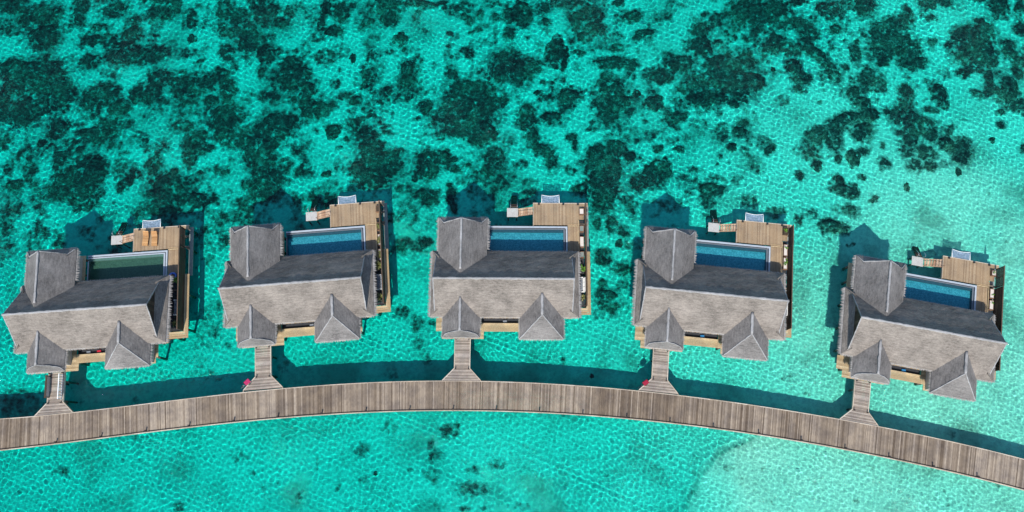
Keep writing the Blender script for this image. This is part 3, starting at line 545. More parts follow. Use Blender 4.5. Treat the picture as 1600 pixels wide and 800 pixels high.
for k, x in enumerate(np.arange(-79, 80, 5.3)):
    (n0, s0) = across(x); t0 = tang(x)
    for p, d in ((n0, -.45), (s0, .45)):
        q = (p[0] - t0[1] * d, p[1] + t0[0] * d); zb = floor_z(*q) - .6
        mb = MB(); mb.tube([(q[0], q[1] - 6, zb - JZ), (q[0], q[1] - 6, -.30)], .15, 8); mb.build('piling', 'pile_wood', jet, True)
# low lamp posts along the outer edge
posts = [86, 156, 226, 294, 364, 433, 502, 571, 640, 708.5, 776, 844, 912, 981, 1049, 1117, 1188, 1255, 1324, 1393, 1462, 1532]
ordn = ['first', 'second', 'third', 'fourth', 'fifth', 'sixth', 'seventh', 'eighth', 'ninth', 'tenth', 'eleventh', 'twelfth']
bol = None
for k, u in enumerate(posts):
    v = float(np.interp(u, [p[0] for p in SE], [p[1] for p in SE])); x_, _ = unproj(u, v, JZ)
    n0, s0 = across(x_); t0 = tang(x_); q = (s0[0] - t0[1] * .16, s0[1] + t0[0] * .16)
    side = k < 11; lab = 'dark bollard lamp on the lower edge of the curved walkway, %s from the %s' % (ordn[k if side else 21 - k], 'left' if side else 'right')
    if bol is None:
        bol = empty('bollard_lamp', (0, 0, 0)); MB().box(-.065, .065, -.065, .065, .0, .42).build('post', 'dark_metal', bol); MB().box(-.085, .085, -.085, .085, .42, .47).build('cap', 'dark_metal', bol); b_ = bol
    else:
        b_ = bol.copy(); col.objects.link(b_)
        for ch in bol.children: c = ch.copy(); col.objects.link(c); c.parent = b_
    b_.location = (q[0], q[1], JZ + .004); b_.rotation_euler = (0, 0, math.atan2(t0[1], t0[0])); tag(b_, lab, 'bollard lamp', 'bollard lamps along the curved walkway')

# ================================================================== villas
VIL = [(-60.404, 16.093, .065), (-35.03, 19.056, .072), (-9.491, 20.144, -.015), (15.952, 18.831, -.109), (41.279, 14.994, -.194)]
VLAB = ['leftmost thatched water villa with a green pool and two orange loungers on its terrace',
        'second thatched water villa from the left, with a bare terrace and a leafy side court',
        'middle thatched water villa, standing straight above the crest of the curved walkway',
        'fourth thatched water villa from the left, beside the dark red cargo tricycle',
        'rightmost thatched water villa, turned most clockwise over the palest shallows']

def fringe(mb, a, b, out, n=16, ln=(.10, .26), drop=.6):
    """loose straw ends hanging over an edge"""
    a, b, out = Vector(a), Vector(b), Vector(out).normalized(); L_ = (b - a).length; m_ = int(L_ * n); d = (b - a) / max(m_, 1)
    for i in range(m_):
        p = a + d * (i + rng.uniform(-.4, .4)); wd = (b - a).normalized() * rng.uniform(.03, .07); l = rng.uniform(*ln)
        tip = p + out * l + Vector((0, 0, -l * drop)) + (b - a).normalized() * rng.uniform(-.06, .06); base = p - out * .06 + Vector((0, 0, .02))
        r_ = rng.random(); mb.face([base - wd, base + wd, tip], r_)
        mb.face([base - wd - Vector((0, 0, .1)), tip - Vector((0, 0, .1)), base + wd - Vector((0, 0, .1))], r_)

def slope(mb, a, b, c, d, th=.28, st=.45):
    """thatched slope: lumpy top, flat underside, closed edges"""
    A, B, C_, D_ = map(Vector, (a, b, c, d)); nu = max(1, int(max((B - A).length, (C_ - D_).length) / st)); nv = max(1, int(max((D_ - A).length, (C_ - B).length) / st))
    mb.grid(a, b, c, d, nu, nv, .022, seed=rng.uniform(0, 9))
    dn = Vector((0, 0, -th)); lo = [p + dn for p in (A, B, C_, D_)]
    mb.face([lo[3], lo[2], lo[1], lo[0]], .3)
    for p, q, r, s_ in ((A, B, lo[1], lo[0]), (B, C_, lo[2], lo[1]), (C_, D_, lo[3], lo[2]), (D_, A, lo[0], lo[3])):
        if (p - q).length > 1e-4: mb.face([p, s_, r, q], .3)

def ridge(mb, pts, r=.2, squash=.55):
    P = []
    for a, b in zip(pts[:-1], pts[1:]):
        n = max(2, int((Vector(b) - Vector(a)).length / .35))
        for i in range(n): P.append(Vector(a).lerp(Vector(b), i / n))
    P.append(Vector(pts[-1]))
    P = [p + Vector((rng.uniform(-.02, .02), rng.uniform(-.02, .02), rng.uniform(-.012, .012))) for p in P]
    mb.tube(P, [r * rng.uniform(.72, 1.2) for _ in P], 8, .5, True, squash)

def roof_obj(root, fn, name='roof'):
    mb, rc, fg = MB(), MB(), MB(); fn(mb, rc, fg)
    o = mb.build(name, 'thatch' if fn is main_roof else 'wing_thatch', root, False); rc.build('ridge_cap', 'ridge_thatch', o, True); fg.build('straw_fringe', 'fringe_thatch', o); return o

def main_roof(mb, rc, fg):
    ZR, x0, x1 = 6.34, 0.0, 16.92
    yb, zb, yf, zf = 4.41, 2.02, -4.04, 2.57
    ky, kz = 3.4, ZR - 3.4 * (ZR - zb) / yb; jz = ZR - 3.4 * (ZR - zf) / -yf
    eL, eR = -.58, 17.75
    def mid(x, y, n): return (x, y, ZR - abs(y) * ((ZR - zb) / yb if y > 0 else (ZR - zf) / -yf))
    # front
    slope(mb, (x0, -3.4, jz), (x1, -3.4, jz), (x1, 0, ZR), (x0, 0, ZR))
    slope(mb, (eL, yf, zf), (eR, yf, zf), (x1 + .04, -3.4, jz), (x0 - .04, -3.4, jz), .26)
    # back
    slope(mb, (x1, 3.4, kz), (x0, 3.4, kz), (x0, 0, ZR), (x1, 0, ZR))
    slope(mb, (eR, yb, zb), (eL, yb, zb), (x0 - .04, 3.4, kz), (x1 + .04, 3.4, kz), .26)
    # skirts under the open gables
    slope(mb, (eR, yf, zf), (eR, yb, zb), (x1 - .35, 3.4, kz + .25), (x1 - .35, -3.4, jz + .25), .24)
    slope(mb, (eL, yb, zb), (eL, yf, zf), (x0 + .35, -3.4, jz + .25), (x0 + .35, 3.4, kz + .25), .24)
    ridge(rc, [(x0 - .08, 0, ZR), (x1 + .08, 0, ZR)], .15)
    for xx in (x0, x1):
        ridge(rc, [(xx, 0, ZR - .02), (xx, -3.4, jz)], .075, .7)
        ridge(rc, [(xx, 0, ZR - .02), (xx, 3.4, kz)], .075, .7)
    fringe(fg, (eL, yf, zf - .1), (eR, yf, zf - .1), (0, -1, 0)); fringe(fg, (eL, yb, zb - .1), (eR, yb, zb - .1), (0, 1, 0))
    for _ in range(2):
        fringe(fg, (eR, yf, zf - .08), (eR, yb, zb - .08), (1, 0, 0), 14, (.16, .48), .45); fringe(fg, (eL, yf, zf - .08), (eL, yb, zb - .08), (-1, 0, 0), 14, (.16, .48), .45)
    fringe(fg, (eR - .05, yf, zf + .02), (eR - .5, yf + .3, zf + .25), (1, -.3, 0), 14, (.1, .3)); fringe(fg, (eR - .05, yb, zb + .02), (eR - .5, yb - .3, zb + .25), (1, .3, 0), 20, (.15, .4))

def rear_roof(mb, rc, fg):
    cx, ZR, ze = 3.2, 5.58, 2.68; xl, xr = .18, 6.31; k = (ZR - ze) / (cx - xl); y0 = .9; ye = 7.75; yo = 8.6; h = 2.35; zk = ZR - h * k
    slope(mb, (xl, y0, ze), (cx, y0, ZR), (cx, ye, ZR), (xl + .67, ye, zk)); slope(mb, (cx, y0, ZR), (xr, y0, ze), (xr - .67, ye, zk), (cx, ye, ZR))
    slope(mb, (xl, y0, ze), (xl + .67, ye, zk), (xl, yo, ze), (xl, yo - .01, ze), .26); slope(mb, (xr, y0, ze), (xr, yo - .01, ze), (xr, yo, ze), (xr - .67, ye, zk), .26)
    slope(mb, (xl, yo, ze), (xl + .67, ye - .3, zk + .2), (xr - .67, ye - .3, zk + .2), (xr, yo, ze), .24)
    ridge(rc, [(cx, 1.3, ZR), (cx, ye + .06, ZR)], .14)
    for s_ in (-1, 1): ridge(rc, [(cx, ye, ZR - .02), (cx + s_ * h, ye, zk), (xl if s_ < 0 else xr, yo, ze)], .08, .7)
    fringe(fg, (xl, 4.3, ze - .08), (xl, yo, ze - .08), (-1, 0, 0), 15, (.16, .45), .45); fringe(fg, (xr, 4.5, ze - .08), (xr, yo, ze - .08), (1, 0, 0), 15, (.16, .45), .45)
    fringe(fg, (xl, yo, ze - .08), (xr, yo, ze - .08), (0, 1, 0), 15, (.12, .3))

def entrance_roof(mb, rc, fg):
    cx, ZR, ze = 3.2, 4.52, 2.42; xl, xr = .96, 5.51; y1, ye, yo = -1.5, -6.02, -6.6
    for s_, xe in ((-1, xl), (1, xr)):
        a, b, c, d = (xe, y1, ze), (cx, y1, ZR), (cx, ye, ZR), (xe, ye - .15, ze)
        slope(mb, *((a, b, c, d) if s_ < 0 else (b, a, d, c)))
    arc = [(xl, yo, ze), (1.35, -6.22, 2.88), (2.1, -6.08, 3.62), (cx, ye, ZR), (4.35, -6.08, 3.62), (5.1, -6.22, 2.88), (xr, yo, ze)]
    for a, b in zip(arc[:-1], arc[1:]):
        fa, fb = (a[0], yo, ze), (b[0], yo, ze); mb.grid(fa, fb, b, a, 2, 3, .015)
    for a, b, s_ in ((arc[0], arc[1], -1), (arc[6], arc[5], 1)):
        mb.grid((a[0], ye - .15, ze), a, b, (b[0], ye - .15, b[2] + .02), 2, 2, .01)
    ridge(rc, [(cx, -1.85, ZR), (cx, ye - .02, ZR)], .16)
    ridge(rc, arc, .05, .7)
    fringe(fg, (xl, yo, ze - .05), (xr, yo, ze - .05), (0, -1, 0)); fringe(fg, (xl, -4.0, ze - .06), (xl, yo, ze - .06), (-1, 0, 0)); fringe(fg, (xr, -4.0, ze - .06), (xr, yo, ze - .06), (1, 0, 0), 16, (.12, .3))
    mb.face([(xl, yo, ze - .02), (xl, y1, ze - .2), (xr, y1, ze - .2), (xr, yo, ze - .02)], .3)

def bath_roof(mb, rc, fg):
    cx, ZR, ze = 13.13, 4.98, 2.4; xl, xr = 10.43, 15.84; y1, ye, yo = -1.2, -4.12, -6.73
    slope(mb, (xl, y1, ze), (cx, y1, ZR), (cx, ye, ZR), (xl, yo, ze)); slope(mb, (cx, y1, ZR), (xr, y1, ze), (xr, yo, ze), (cx, ye, ZR))
    slope(mb, (xl, yo, ze), (cx, ye, ZR), (cx + .001, ye, ZR), (xr, yo, ze))
    ridge(rc, [(cx, -1.5, ZR), (cx, ye, ZR)], .16)
    for xe in (xl, xr): ridge(rc, [(cx, ye, ZR), (xe, yo, ze)], .075, .7)
    fringe(fg, (xl, yo, ze - .08), (xr, yo, ze - .08), (0, -1, 0)); fringe(fg, (xl, -4, ze - .08), (xl, yo, ze - .08), (-1, 0, 0)); fringe(fg, (xr, -4, ze - .08), (xr, yo, ze - .08), (1, 0, 0), 16, (.12, .3))

def gable(root):
    for xx, s_ in ((16.55, 1), (.37, -1)):
        mb = MB()
        for i in range(16):
            y0 = -3.3 + i * .4125; y1 = y0 + .40; zt = lambda y: 6.34 - abs(y) * (.99 if y > 0 else .93) - .32
            mb.hexa([(xx - .03, y0, 2.71), (xx + .03, y0, 2.71), (xx + .03, y1, 2.71), (xx - .03, y1, 2.71)], [(xx - .03, y0, max(2.72, zt(y0))), (xx + .03, y0, max(2.72, zt(y0))), (xx + .03, y1, max(2.72, zt(y1))), (xx - .03, y1, max(2.72, zt(y1)))])
        mb.build('gable', 'dark_wood', root)

def make_villa():
    root = empty('water_villa', (0, 0, 0))
    roof_obj(root, main_roof); roof_obj(root, rear_roof); roof_obj(root, entrance_roof); roof_obj(root, bath_roof); gable(root)
    # walls with doors and windows
    w_ = MB()
    for b in ((.5, 16.6, -3.3, -3.15, 0, 2.9), (.5, 16.6, 3.3, 3.45, 0, 2.5), (.5, .65, -3.14, 3.29, 0, 2.7), (16.45, 16.6, -3.14, 3.29, 0, 2.7),
              (.8, .95, 3.46, 8.0, 0, 2.7), (5.6, 5.75, 3.46, 8.0, 0, 2.7), (.96, 5.59, 7.85, 8.0, 0, 2.7),
              (1.5, 1.62, -5.7, -3.31, 0, 2.6), (4.9, 5.02, -5.7, -3.31, 0, 2.6), (1.63, 4.89, -5.7, -5.58, 0, 2.6),
              (10.95, 11.07, -6.1, -3.31, 0, 2.6), (15.2, 15.32, -6.1, -3.31, 0, 2.6), (11.08, 15.19, -6.1, -5.98, 0, 2.6)): w_.box(*b)
    wall = w_.build('wall', 'plaster', root)
    d_ = MB().box(2.7, 3.8, -5.76, -5.705, .02, 2.15).build('door', 'brown_wood', root); MB().box(3.62, 3.68, -5.81, -5.762, .95, 1.15).build('handle', 'metal', d_)
    for b, nm in (((6.0, 10.1, -3.36, -3.305, .1, 2.3), 'window'), ((7.0, 15.8, 3.455, 3.51, .05, 2.3), 'window'), ((12.2, 14.0, -6.16, -6.105, .8, 2.0), 'window')):
        f_ = MB(); x0, x1, y0, y1, z0, z1 = b
        for q in ((x0, x1, z0, z0 + .08), (x0, x1, z1 - .08, z1), (x0, x0 + .08, z0 + .081, z1 - .081), (x1 - .08, x1, z0 + .081, z1 - .081)): f_.box(q[0], q[1], y0, y1, q[2], q[3])
        wn = f_.build(nm, 'dark_wood', root); MB().box(x0 + .081, x1 - .081, y0 + .015, y1 - .015, z0 + .081, z1 - .081).build('pane', 'glass', wn)
    # floors and decks
    fl = MB(); fl.box(.3, 17.0, -3.78, 4.2, -.12, 0); fl.box(.3, 6.1, 4.21, 8.3, -.12, -.004); fl.box(10.7, 15.5, -6.2, -3.79, -.12, -.004); fl.build('floor', 'ledge_wood', root)
    fd = MB(); planks(fd, -.06, 5.62, -5.5, -3.79, 0, .145, 'x'); planks(fd, 10.36, 15.8, -5.5, -3.79, 0.004, .145, 'x')
    planks(fd, 5.63, 10.35, -5.5, -4.56, 0, .145, 'x'); fd.box(5.63, 10.35, -4.55, -4.44, -.1, .09, .9); planks(fd, .7, 5.95, -6.45, -5.51, 0.0, .145, 'x'); fd.build('front_deck', 'ledge_wood', root)
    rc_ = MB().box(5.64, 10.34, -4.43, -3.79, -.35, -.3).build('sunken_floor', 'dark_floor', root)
    MB().box(5.64, 10.34, -3.79, -3.78, -.3, -.121).build('sunken_wall', 'dark_wood', root)
    td = MB(); planks(td, 12.2, 18.05, 8.45, 11.38, 0, .142, 'y', j=.008); planks(td, 18.06, 18.72, 9.2, 11.38, 0, .142, 'y'); td.box(18.73, 19.25, 10.95, 11.38, -.1, .006, .7)
    ter = td.build('terrace', 'terrace_wood', root)
    tr_ = MB(); tr_.box(12.12, 12.195, 8.4, 11.46, -.28, .015); tr_.build('edge_board', 'trim_wood', ter); tr_ = MB(); tr_.box(12.196, 19.25, 11.385, 11.46, -.28, .012)
    tr_.build('edge_board', 'trim_wood', ter)
    for x in (12.75, 15.95, 17.85): MB().box(x, x + .26, 11.16, 11.382, .004, .14).build('cleat', 'black_rubber', ter, bevel=.03)
    ld = MB(); planks(ld, 16.64, 18.02, 4.0, 8.30, -.16, .142, 'y'); low = ld.build('lower_deck', 'terrace_wood', root)
    st_ = MB(); st_.box(16.62, 18.04, 8.31, 8.43, -.10, -.06, .9); st_.box(16.55, 18.1, 8.58, 8.62, .004, .05, .6); st_.build('step', 'ledge_wood', root)
    # side court: floor, screen, ledges
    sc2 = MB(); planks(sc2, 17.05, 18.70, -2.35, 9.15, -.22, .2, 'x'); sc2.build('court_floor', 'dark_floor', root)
    sn = MB(); sn.box(18.03, 18.10, 2.2, 9.1, -.2, .06, .8); sn.build('court_curb', 'ledge_wood', root)
    s2 = MB()
    for i in range(13): s2.box(18.78, 18.86, -2.4, 8.25, -.15 + i * .155, -.15 + i * .155 + .14)
    s2.box(18.76, 18.88, -2.45, 8.28, 1.87, 1.93, .9)
    scr = s2.build('privacy_screen', 'dark_wood', root)
    s3 = MB()
    for i in range(9): s3.box(18.80, 18.85, 8.30, 10.9, .1 + i * .2, .1 + i * .2 + .10)
    for y in (8.4, 9.6, 10.8): s3.box(18.853, 18.92, y, y + .08, -.1, 1.9)
    s3.box(18.77, 18.90, 8.29, 10.93, 1.903, 1.95, .9); s3.build('slatted_screen', 'dark_wood', root)
    lg = MB()
    for i in range(3): lg.hexa([(18.90 + .19 * i, -2.42 - .29 * (i), -.06), (19.08 + .19 * i, -2.42 - .29 * (i + 1) + .02, -.06), (19.08 + .19 * i, 4.94, -.06), (18.90 + .19 * i, 4.94, -.06)], [(18.90 + .19 * i, -2.42 - .29 * i, .0), (19.08 + .19 * i, -2.42 - .29 * (i + 1) + .02, .0), (19.08 + .19 * i, 4.94, .0), (18.90 + .19 * i, 4.94, .0)])
    for i in range(3): lg.hexa([(17.05, -2.72 - .29 * i, -.06), (18.92 + .19 * (i + 1), -2.72 - .29 * i + .02, -.06), (18.90 + .19 * i, -2.45 - .29 * i, -.06), (17.05, -2.45 - .29 * i, -.06)], [(17.05, -2.72 - .29 * i, 0), (18.92 + .19 * (i + 1), -2.72 - .29 * i + .02, 0), (18.90 + .19 * i, -2.45 - .29 * i, 0), (17.05, -2.45 - .29 * i, 0)])
    lg.build('side_ledge', 'ledge_wood', root)
    lg2 = MB(); lg2.box(18.90, 19.42, 4.98, 11.5, -1.22, -1.1); lg2.build('service_ledge', 'side_slab', root)
    # frame and piles
    bm_ = MB()
    for y in (-5.3, -3.0, 0, 3.0): bm_.box(.1, 18.9 if y > -4 else 15.7, y - .1, y + .1, -.42, -.125, .3)
    for y in (8.6, 10.0, 11.25): bm_.box(12.25, 19.2, y - .09, y + .09, -.36, -.042, .3)
    bm_.box(.5, 5.9, 5.9, 6.1, -.42, -.13, .3); bm_.box(.5, 5.9, 7.9, 8.1, -.42, -.13, .3)
    bm_.box(16.7, 18.6, 5.9, 6.1, -.42, -.26, .3); bm_.box(17.1, 18.6, -2.2, -2.0, -.42, -.26, .3); bm_.box(1.0, 5.7, -6.3, -6.1, -.36, -.04, .3)
    bm_.build('beams', 'frame_wood', root)
    for x, y in [(x, y) for x in (.4, 3.9, 7.4, 10.9, 14.4, 17.6) for y in (-3.0, 0, 3.0)] + [(.6, 6), (5.6, 6), (.6, 8), (5.6, 8), (12.5, 8.6), (15.7, 8.6), (18.9, 8.6), (12.5, 11.25), (15.7, 11.25), (18.9, 11.25), (1.2, -5.3), (5.2, -5.3), (10.8, -5.3), (15.3, -5.3), (18.9, -2), (18.9, 2.5), (8.0, 6.3), (12.0, 6.3), (16.3, 6.3)]:
        MB().tube([(x, y, -5.4), (x, y, -1.52 if y == 6.3 else -.42)], .16, 8).build('piling', 'pile_wood', root, True)
    # pool
    p = MB(); X0, X1, Y0, Y1 = 6.36, 16.58, 4.5, 8.28
    p.box(X0, X1, Y1 - .2, Y1, -1.5, 0.0, .6); p.box(X1 - .2, X1, Y0, Y1 - .201, -1.5, 0.0, .6)
    pool = p.build('pool', 'coping', root)
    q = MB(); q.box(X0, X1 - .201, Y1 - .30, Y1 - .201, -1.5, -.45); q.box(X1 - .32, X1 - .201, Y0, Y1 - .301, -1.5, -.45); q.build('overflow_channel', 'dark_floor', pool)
    q = MB(); q.box(X0, X1 - .321, Y1 - .44, Y1 - .301, -1.5, -.05, .4); q.box(X1 - .50, X1 - .321, Y0, Y1 - .441, -1.5, -.05, .4)
    q.box(X0, X1 - .501, Y1 - .72, Y1 - .441, -1.5, -.28, .5); q.box(X0, X0 + .15, Y0, Y1 - .721, -1.5, -.05); q.box(X0 + .151, X1 - .501, Y0, Y0 + .15, -1.5, -.05)
    q.build('pool_wall', 'pool_wall', pool)
    q = MB(); q.box(X0 + .151, X1 - .501, Y0 + .151, Y1 - .721, -1.45, -.75); bs = q.build('pool_floor', 'mosaic_blue', pool); bs.cycles.is_caustics_receiver = True
    # its water: a finely rippled sheet
    n1, n2 = 100, 34; mbw = MB(); ww = [(rng.uniform(.35, 1.5), rng.uniform(0, 6.28), rng.uniform(0, 6.28)) for _ in range(16)]
    for j in range(n2 + 1):
        for i in range(n1 + 1):
            x = X0 + .12 + (X1 - .48 - X0 - .12) * i / n1; y = Y0 + .12 + (Y1 - .42 - Y0 - .12) * j / n2
            mbw.v.append((x, y, -.075 + sum(.0016 * l * sin(6.283 / l * (x * cos(a) + y * sin(a)) + f) for l, a, f in ww)))
    for j in range(n2):
        for i in range(n1): k = j * (n1 + 1) + i; mbw.f.append((k, k + 1, k + n1 + 2, k + n1 + 1)); mbw.r.append(.5)
    pw = mbw.build('pool_water', 'pool_blue', pool, True); pw.cycles.is_caustics_caster = True
    # lounging net
    nb = MB(); xa, xb, y0 = 13.3, 15.52, 11.47; n_ = 12
    edge = [(xa + (xb - xa) * i / n_ + 0, y0 + 1.08 - .16 * (1 - (2 * i / n_ - 1) ** 2), -.02) for i in range(n_ + 1)]
    edge = [(x + (.02 if i == n_ else (-.06 if i == 0 else 0)), y, z) for i, (x, y, z) in enumerate(edge)]
    for i in range(n_):
        a, b = edge[i], edge[i + 1]; sag = lambda t: -.12 * (1 - (2 * t / n_ - 1) ** 2)
        for k in range(4):
            f0, f1 = k / 4, (k + 1) / 4
            P = lambda e, f, t: (e[0], y0 + (e[1] - y0) * f, -.03 + sag(t) * sin(pi * (.15 + .7 * f)))
            nb.face([P(a, f0, i), P(b, f0, i + 1), P(b, f1, i + 1), P(a, f1, i)])
    net = nb.build('lounging_net', 'net', root)
    rp = MB(); rp.tube([(xa - .03, y0, -.02), edge[0]], .04, 6); rp.tube([(xb + .03, y0, -.02), edge[-1]], .04, 6); rp.tube(edge, .03, 6); rp.build('net_frame', 'white_paint', net, True)
    # stairs to the swim landing and the ladder into the water
    s_ = MB()
    for i in range(6):
        x = 12.08 - i * .31; z = -.14 - i * .155; s_.box(x - .29, x, 10.02, 10.86, z - .04, z)
    stairs = s_.build('stairs', 'stair_wood', root)
    sr = MB(); sr.hexa([(10.15, 10.87, -1.2), (12.1, 10.87, -.25), (12.1, 10.93, -.25), (10.15, 10.93, -1.2)], [(10.15, 10.87, -.98), (12.1, 10.87, -.03), (12.1, 10.93, -.03), (10.15, 10.93, -.98)])
    sr.hexa([(10.15, 9.95, -1.2), (12.1, 9.95, -.25), (12.1, 10.01, -.25), (10.15, 10.01, -1.2)], [(10.15, 9.95, -.98), (12.1, 9.95, -.03), (12.1, 10.01, -.03), (10.15, 10.01, -.98)]); sr.build('stringer', 'stair_wood', stairs)
    hr = MB(); hr.tube([(12.1, 9.98, .75), (10.2, 9.98, -.2)], .03, 6); hr.tube([(12.05, 9.98, .74), (12.05, 9.98, -.1)], .03, 6); hr.tube([(10.25, 9.98, -.2), (10.25, 9.98, -1.1)], .03, 6); hr.build('handrail', 'brown_wood', stairs)
    ln_ = MB(); planks(ln_, 8.72, 10.18, 9.85, 11.05, -1.08, .15, 'y', th=.06); land = ln_.build('swim_landing', 'landing', root)
    for x, y in ((8.9, 10.0), (10.0, 10.0), (8.9, 10.9), (10.0, 10.9)): MB().tube([(x, y, -4.9), (x, y, -1.141)], .09, 8).build('landing_post', 'pile_wood', land, True)
    la = MB()
    for x in (9.22, 9.98): la.hexa([(x, 11.1, -1.25), (x + .07, 11.1, -1.25), (x + .07, 13.2, -3.3), (x, 13.2, -3.3)], [(x, 11.1, -1.05), (x + .07, 11.1, -1.05), (x + .07, 13.2, -3.1), (x, 13.2, -3.1)])
    for i in range(8): y = 11.2 + i * .27; z = -1.2 - i * .26; la.box(9.30, 9.97, y, y + .2, z - .05, z)
    ladr = la.build('swim_ladder', 'dark_wood', root); ladr.cycles.is_caustics_receiver = True
    hh = MB()
    for x in (9.2, 10.06): hh.tube([(x, 11.0, -1.1), (x, 11.0, -.3), (x, 11.25, -.25), (x, 12.0, -1.2)], .03, 6)
    hh.build('ladder_rail', 'metal', ladr, True)
    return root

def copy_tree(o, parent=None):
    c = o.copy(); col.objects.link(c)
    if parent: c.parent = parent
    for ch in list(o.children): copy_tree(ch, c)
    return c
def kids(o):
    for c in o.children:
        yield c; yield from kids(c)
villas = []
proto = make_villa()
for i, (x, y, a) in enumerate(VIL):
    v_ = proto if i == 0 else copy_tree(proto)
    v_.location = (x, y, 0); v_.rotation_euler = (0, 0, a); tag(v_, VLAB[i], 'water villa', 'thatched water villas along the walkway'); villas.append(v_)
for c in kids(villas[0]):                       # the first villa's pool is lined in green
    nm = c.name.split('.')[0]
    if nm in ('pool_water', 'pool_floor', 'pool_wall'):
        c.data = c.data.copy(); c.data.materials[0] = M[{'pool_water': 'pool_green', 'pool_floor': 'mosaic_green', 'pool_wall': 'coping'}[nm]]
        if nm == 'pool_water': c['label'] = 'green pool water'

def at(i, x, y, z=0.0):
    X_, Y_, a = VIL[i - 1]; return (X_ + cos(a) * x - sin(a) * y, Y_ + sin(a) * x + cos(a) * y, z)

# ------------------------------------------------------------------ footbridges from the walkway to each villa
BLAB = ['short footbridge with white railings leading to the leftmost villa', 'short plank footbridge to the second villa, with a pink tricycle on its flare',
        'short plank footbridge leading straight up to the middle villa', 'short plank footbridge to the fourth villa, with a dark red tricycle on its flare',
        'short plank footbridge leading to the rightmost villa']
fb = empty('footbridge', (0, 0, 0)); mb = MB(); n = 58; ya, yb_, yc = -6.47, -10.15, -11.70
for k in range(n):
    y1 = ya + (yc - ya) * k / n - .006; y0 = ya + (yc - ya) * (k + 1) / n + .006
    def ex(y): t = max(0, (yb_ - y) / (yb_ - yc)); return 2.42 - 1.5 * t, 4.22 + 1.42 * t
    (l0, r0), (l1, r1) = ex(y0), ex(y1); z = .06 + rng.uniform(-.003, .003)
    mb.hexa([(l0, y0, z - .04), (r0, y0, z - .04), (r1, y1, z - .04), (l1, y1, z - .04)], [(l0, y0, z), (r0, y0, z), (r1, y1, z), (l1, y1, z)])
mb.build('deck', 'walk_wood', fb)
mb = MB()
def tri_(pts, wd, z0, z1):
    for a, b in zip(pts[:-1], pts[1:]):
        d = Vector((b[0] - a[0], b[1] - a[1])).normalized(); nx, ny = -d.y * wd, d.x * wd
        mb.hexa([(a[0], a[1], z0), (b[0], b[1], z0), (b[0] + nx, b[1] + ny, z0), (a[0] + nx, a[1] + ny, z0)], [(a[0], a[1], z1), (b[0], b[1], z1), (b[0] + nx, b[1] + ny, z1), (a[0] + nx, a[1] + ny, z1)])
tri_([(2.41, ya), (2.41, yb_), (.91, yc), (.91, yc - .22)], -.10, -.24, .085)
mb.build('edge_board', 'trim_wood', fb); mb = MB(); tri_([(4.23, ya), (4.23, yb_), (5.65, yc), (5.65, yc - .22)], .10, -.24, .085)
mb.build('edge_board', 'trim_wood', fb)
mb = MB(); mb.box(2.6, 2.8, ya - .1, -11.4, -.3, .015); mb.box(3.85, 4.05, ya - .1, -11.4, -.3, .015); mb.box(.96, 5.6, yc - .02, yc + .12, -.2, .015); mb.build('joists', 'frame_wood', fb)
for x, y in ((2.7, -7.6), (3.95, -7.6), (2.7, -10), (3.95, -10)): MB().tube([(x, y, -5.2), (x, y, -.30)], .13, 8).build('piling', 'pile_wood', fb, True)
for x, y in ((2.50, -6.56), (4.10, -6.56), (2.52, -10.2), (4.14, -10.2)): MB().box(x - .06, x + .06, y - .06, y + .06, .065, .42).build('lamp_post', 'dark_metal', fb)
for i in range(5):
    b_ = fb if i == 0 else copy_tree(fb); b_.location = (VIL[i][0], VIL[i][1], 0); b_.rotation_euler = (0, 0, VIL[i][2]); tag(b_, BLAB[i], 'footbridge', 'footbridges between walkway and villas')

# ------------------------------------------------------------------ railings of the first footbridge
def place(name, i, x, y, z, rz, label, cat, group=None):
    X_, Y_, Z_ = at(i, x, y, z); o = empty(name, (X_, Y_, Z_), VIL[i - 1][2] + rz); tag(o, label, cat, group); return o
r1 = place('railing', 1, 4.12, -8.3, .06, 0, 'white railing with open balusters on the right side of the leftmost footbridge', 'railing', 'railings of the leftmost footbridge')
MB().box(-.05, .05, -1.55, 1.55, .90, .97).build('top_rail', 'white_paint', r1); MB().box(-.03, .03, -1.55, 1.55, .12, .17).build('bottom_rail', 'white_paint', r1)
for k in range(10): MB().box(-.035, .035, -1.5 + k * .325, -1.42 + k * .325, 0.0 if k in (0, 9) else .171, .899).build('baluster', 'white_paint', r1)
r2 = place('railing', 1, 2.52, -8.2, .06, 0, 'low pale solid panel rail on the left side of the leftmost footbridge', 'railing', 'railings of the leftmost footbridge')
MB().box(-.03, .03, -1.35, 1.35, .05, .82).build('panel', 'landing', r2); MB().box(-.10, .12, -1.4, 1.4, .823, .87).build('top_rail', 'dark_wood', r2)
for y in (-1.3, 1.3): MB().box(.031, .10, y - .05, y + .05, 0, .82).build('post', 'dark_wood', r2)

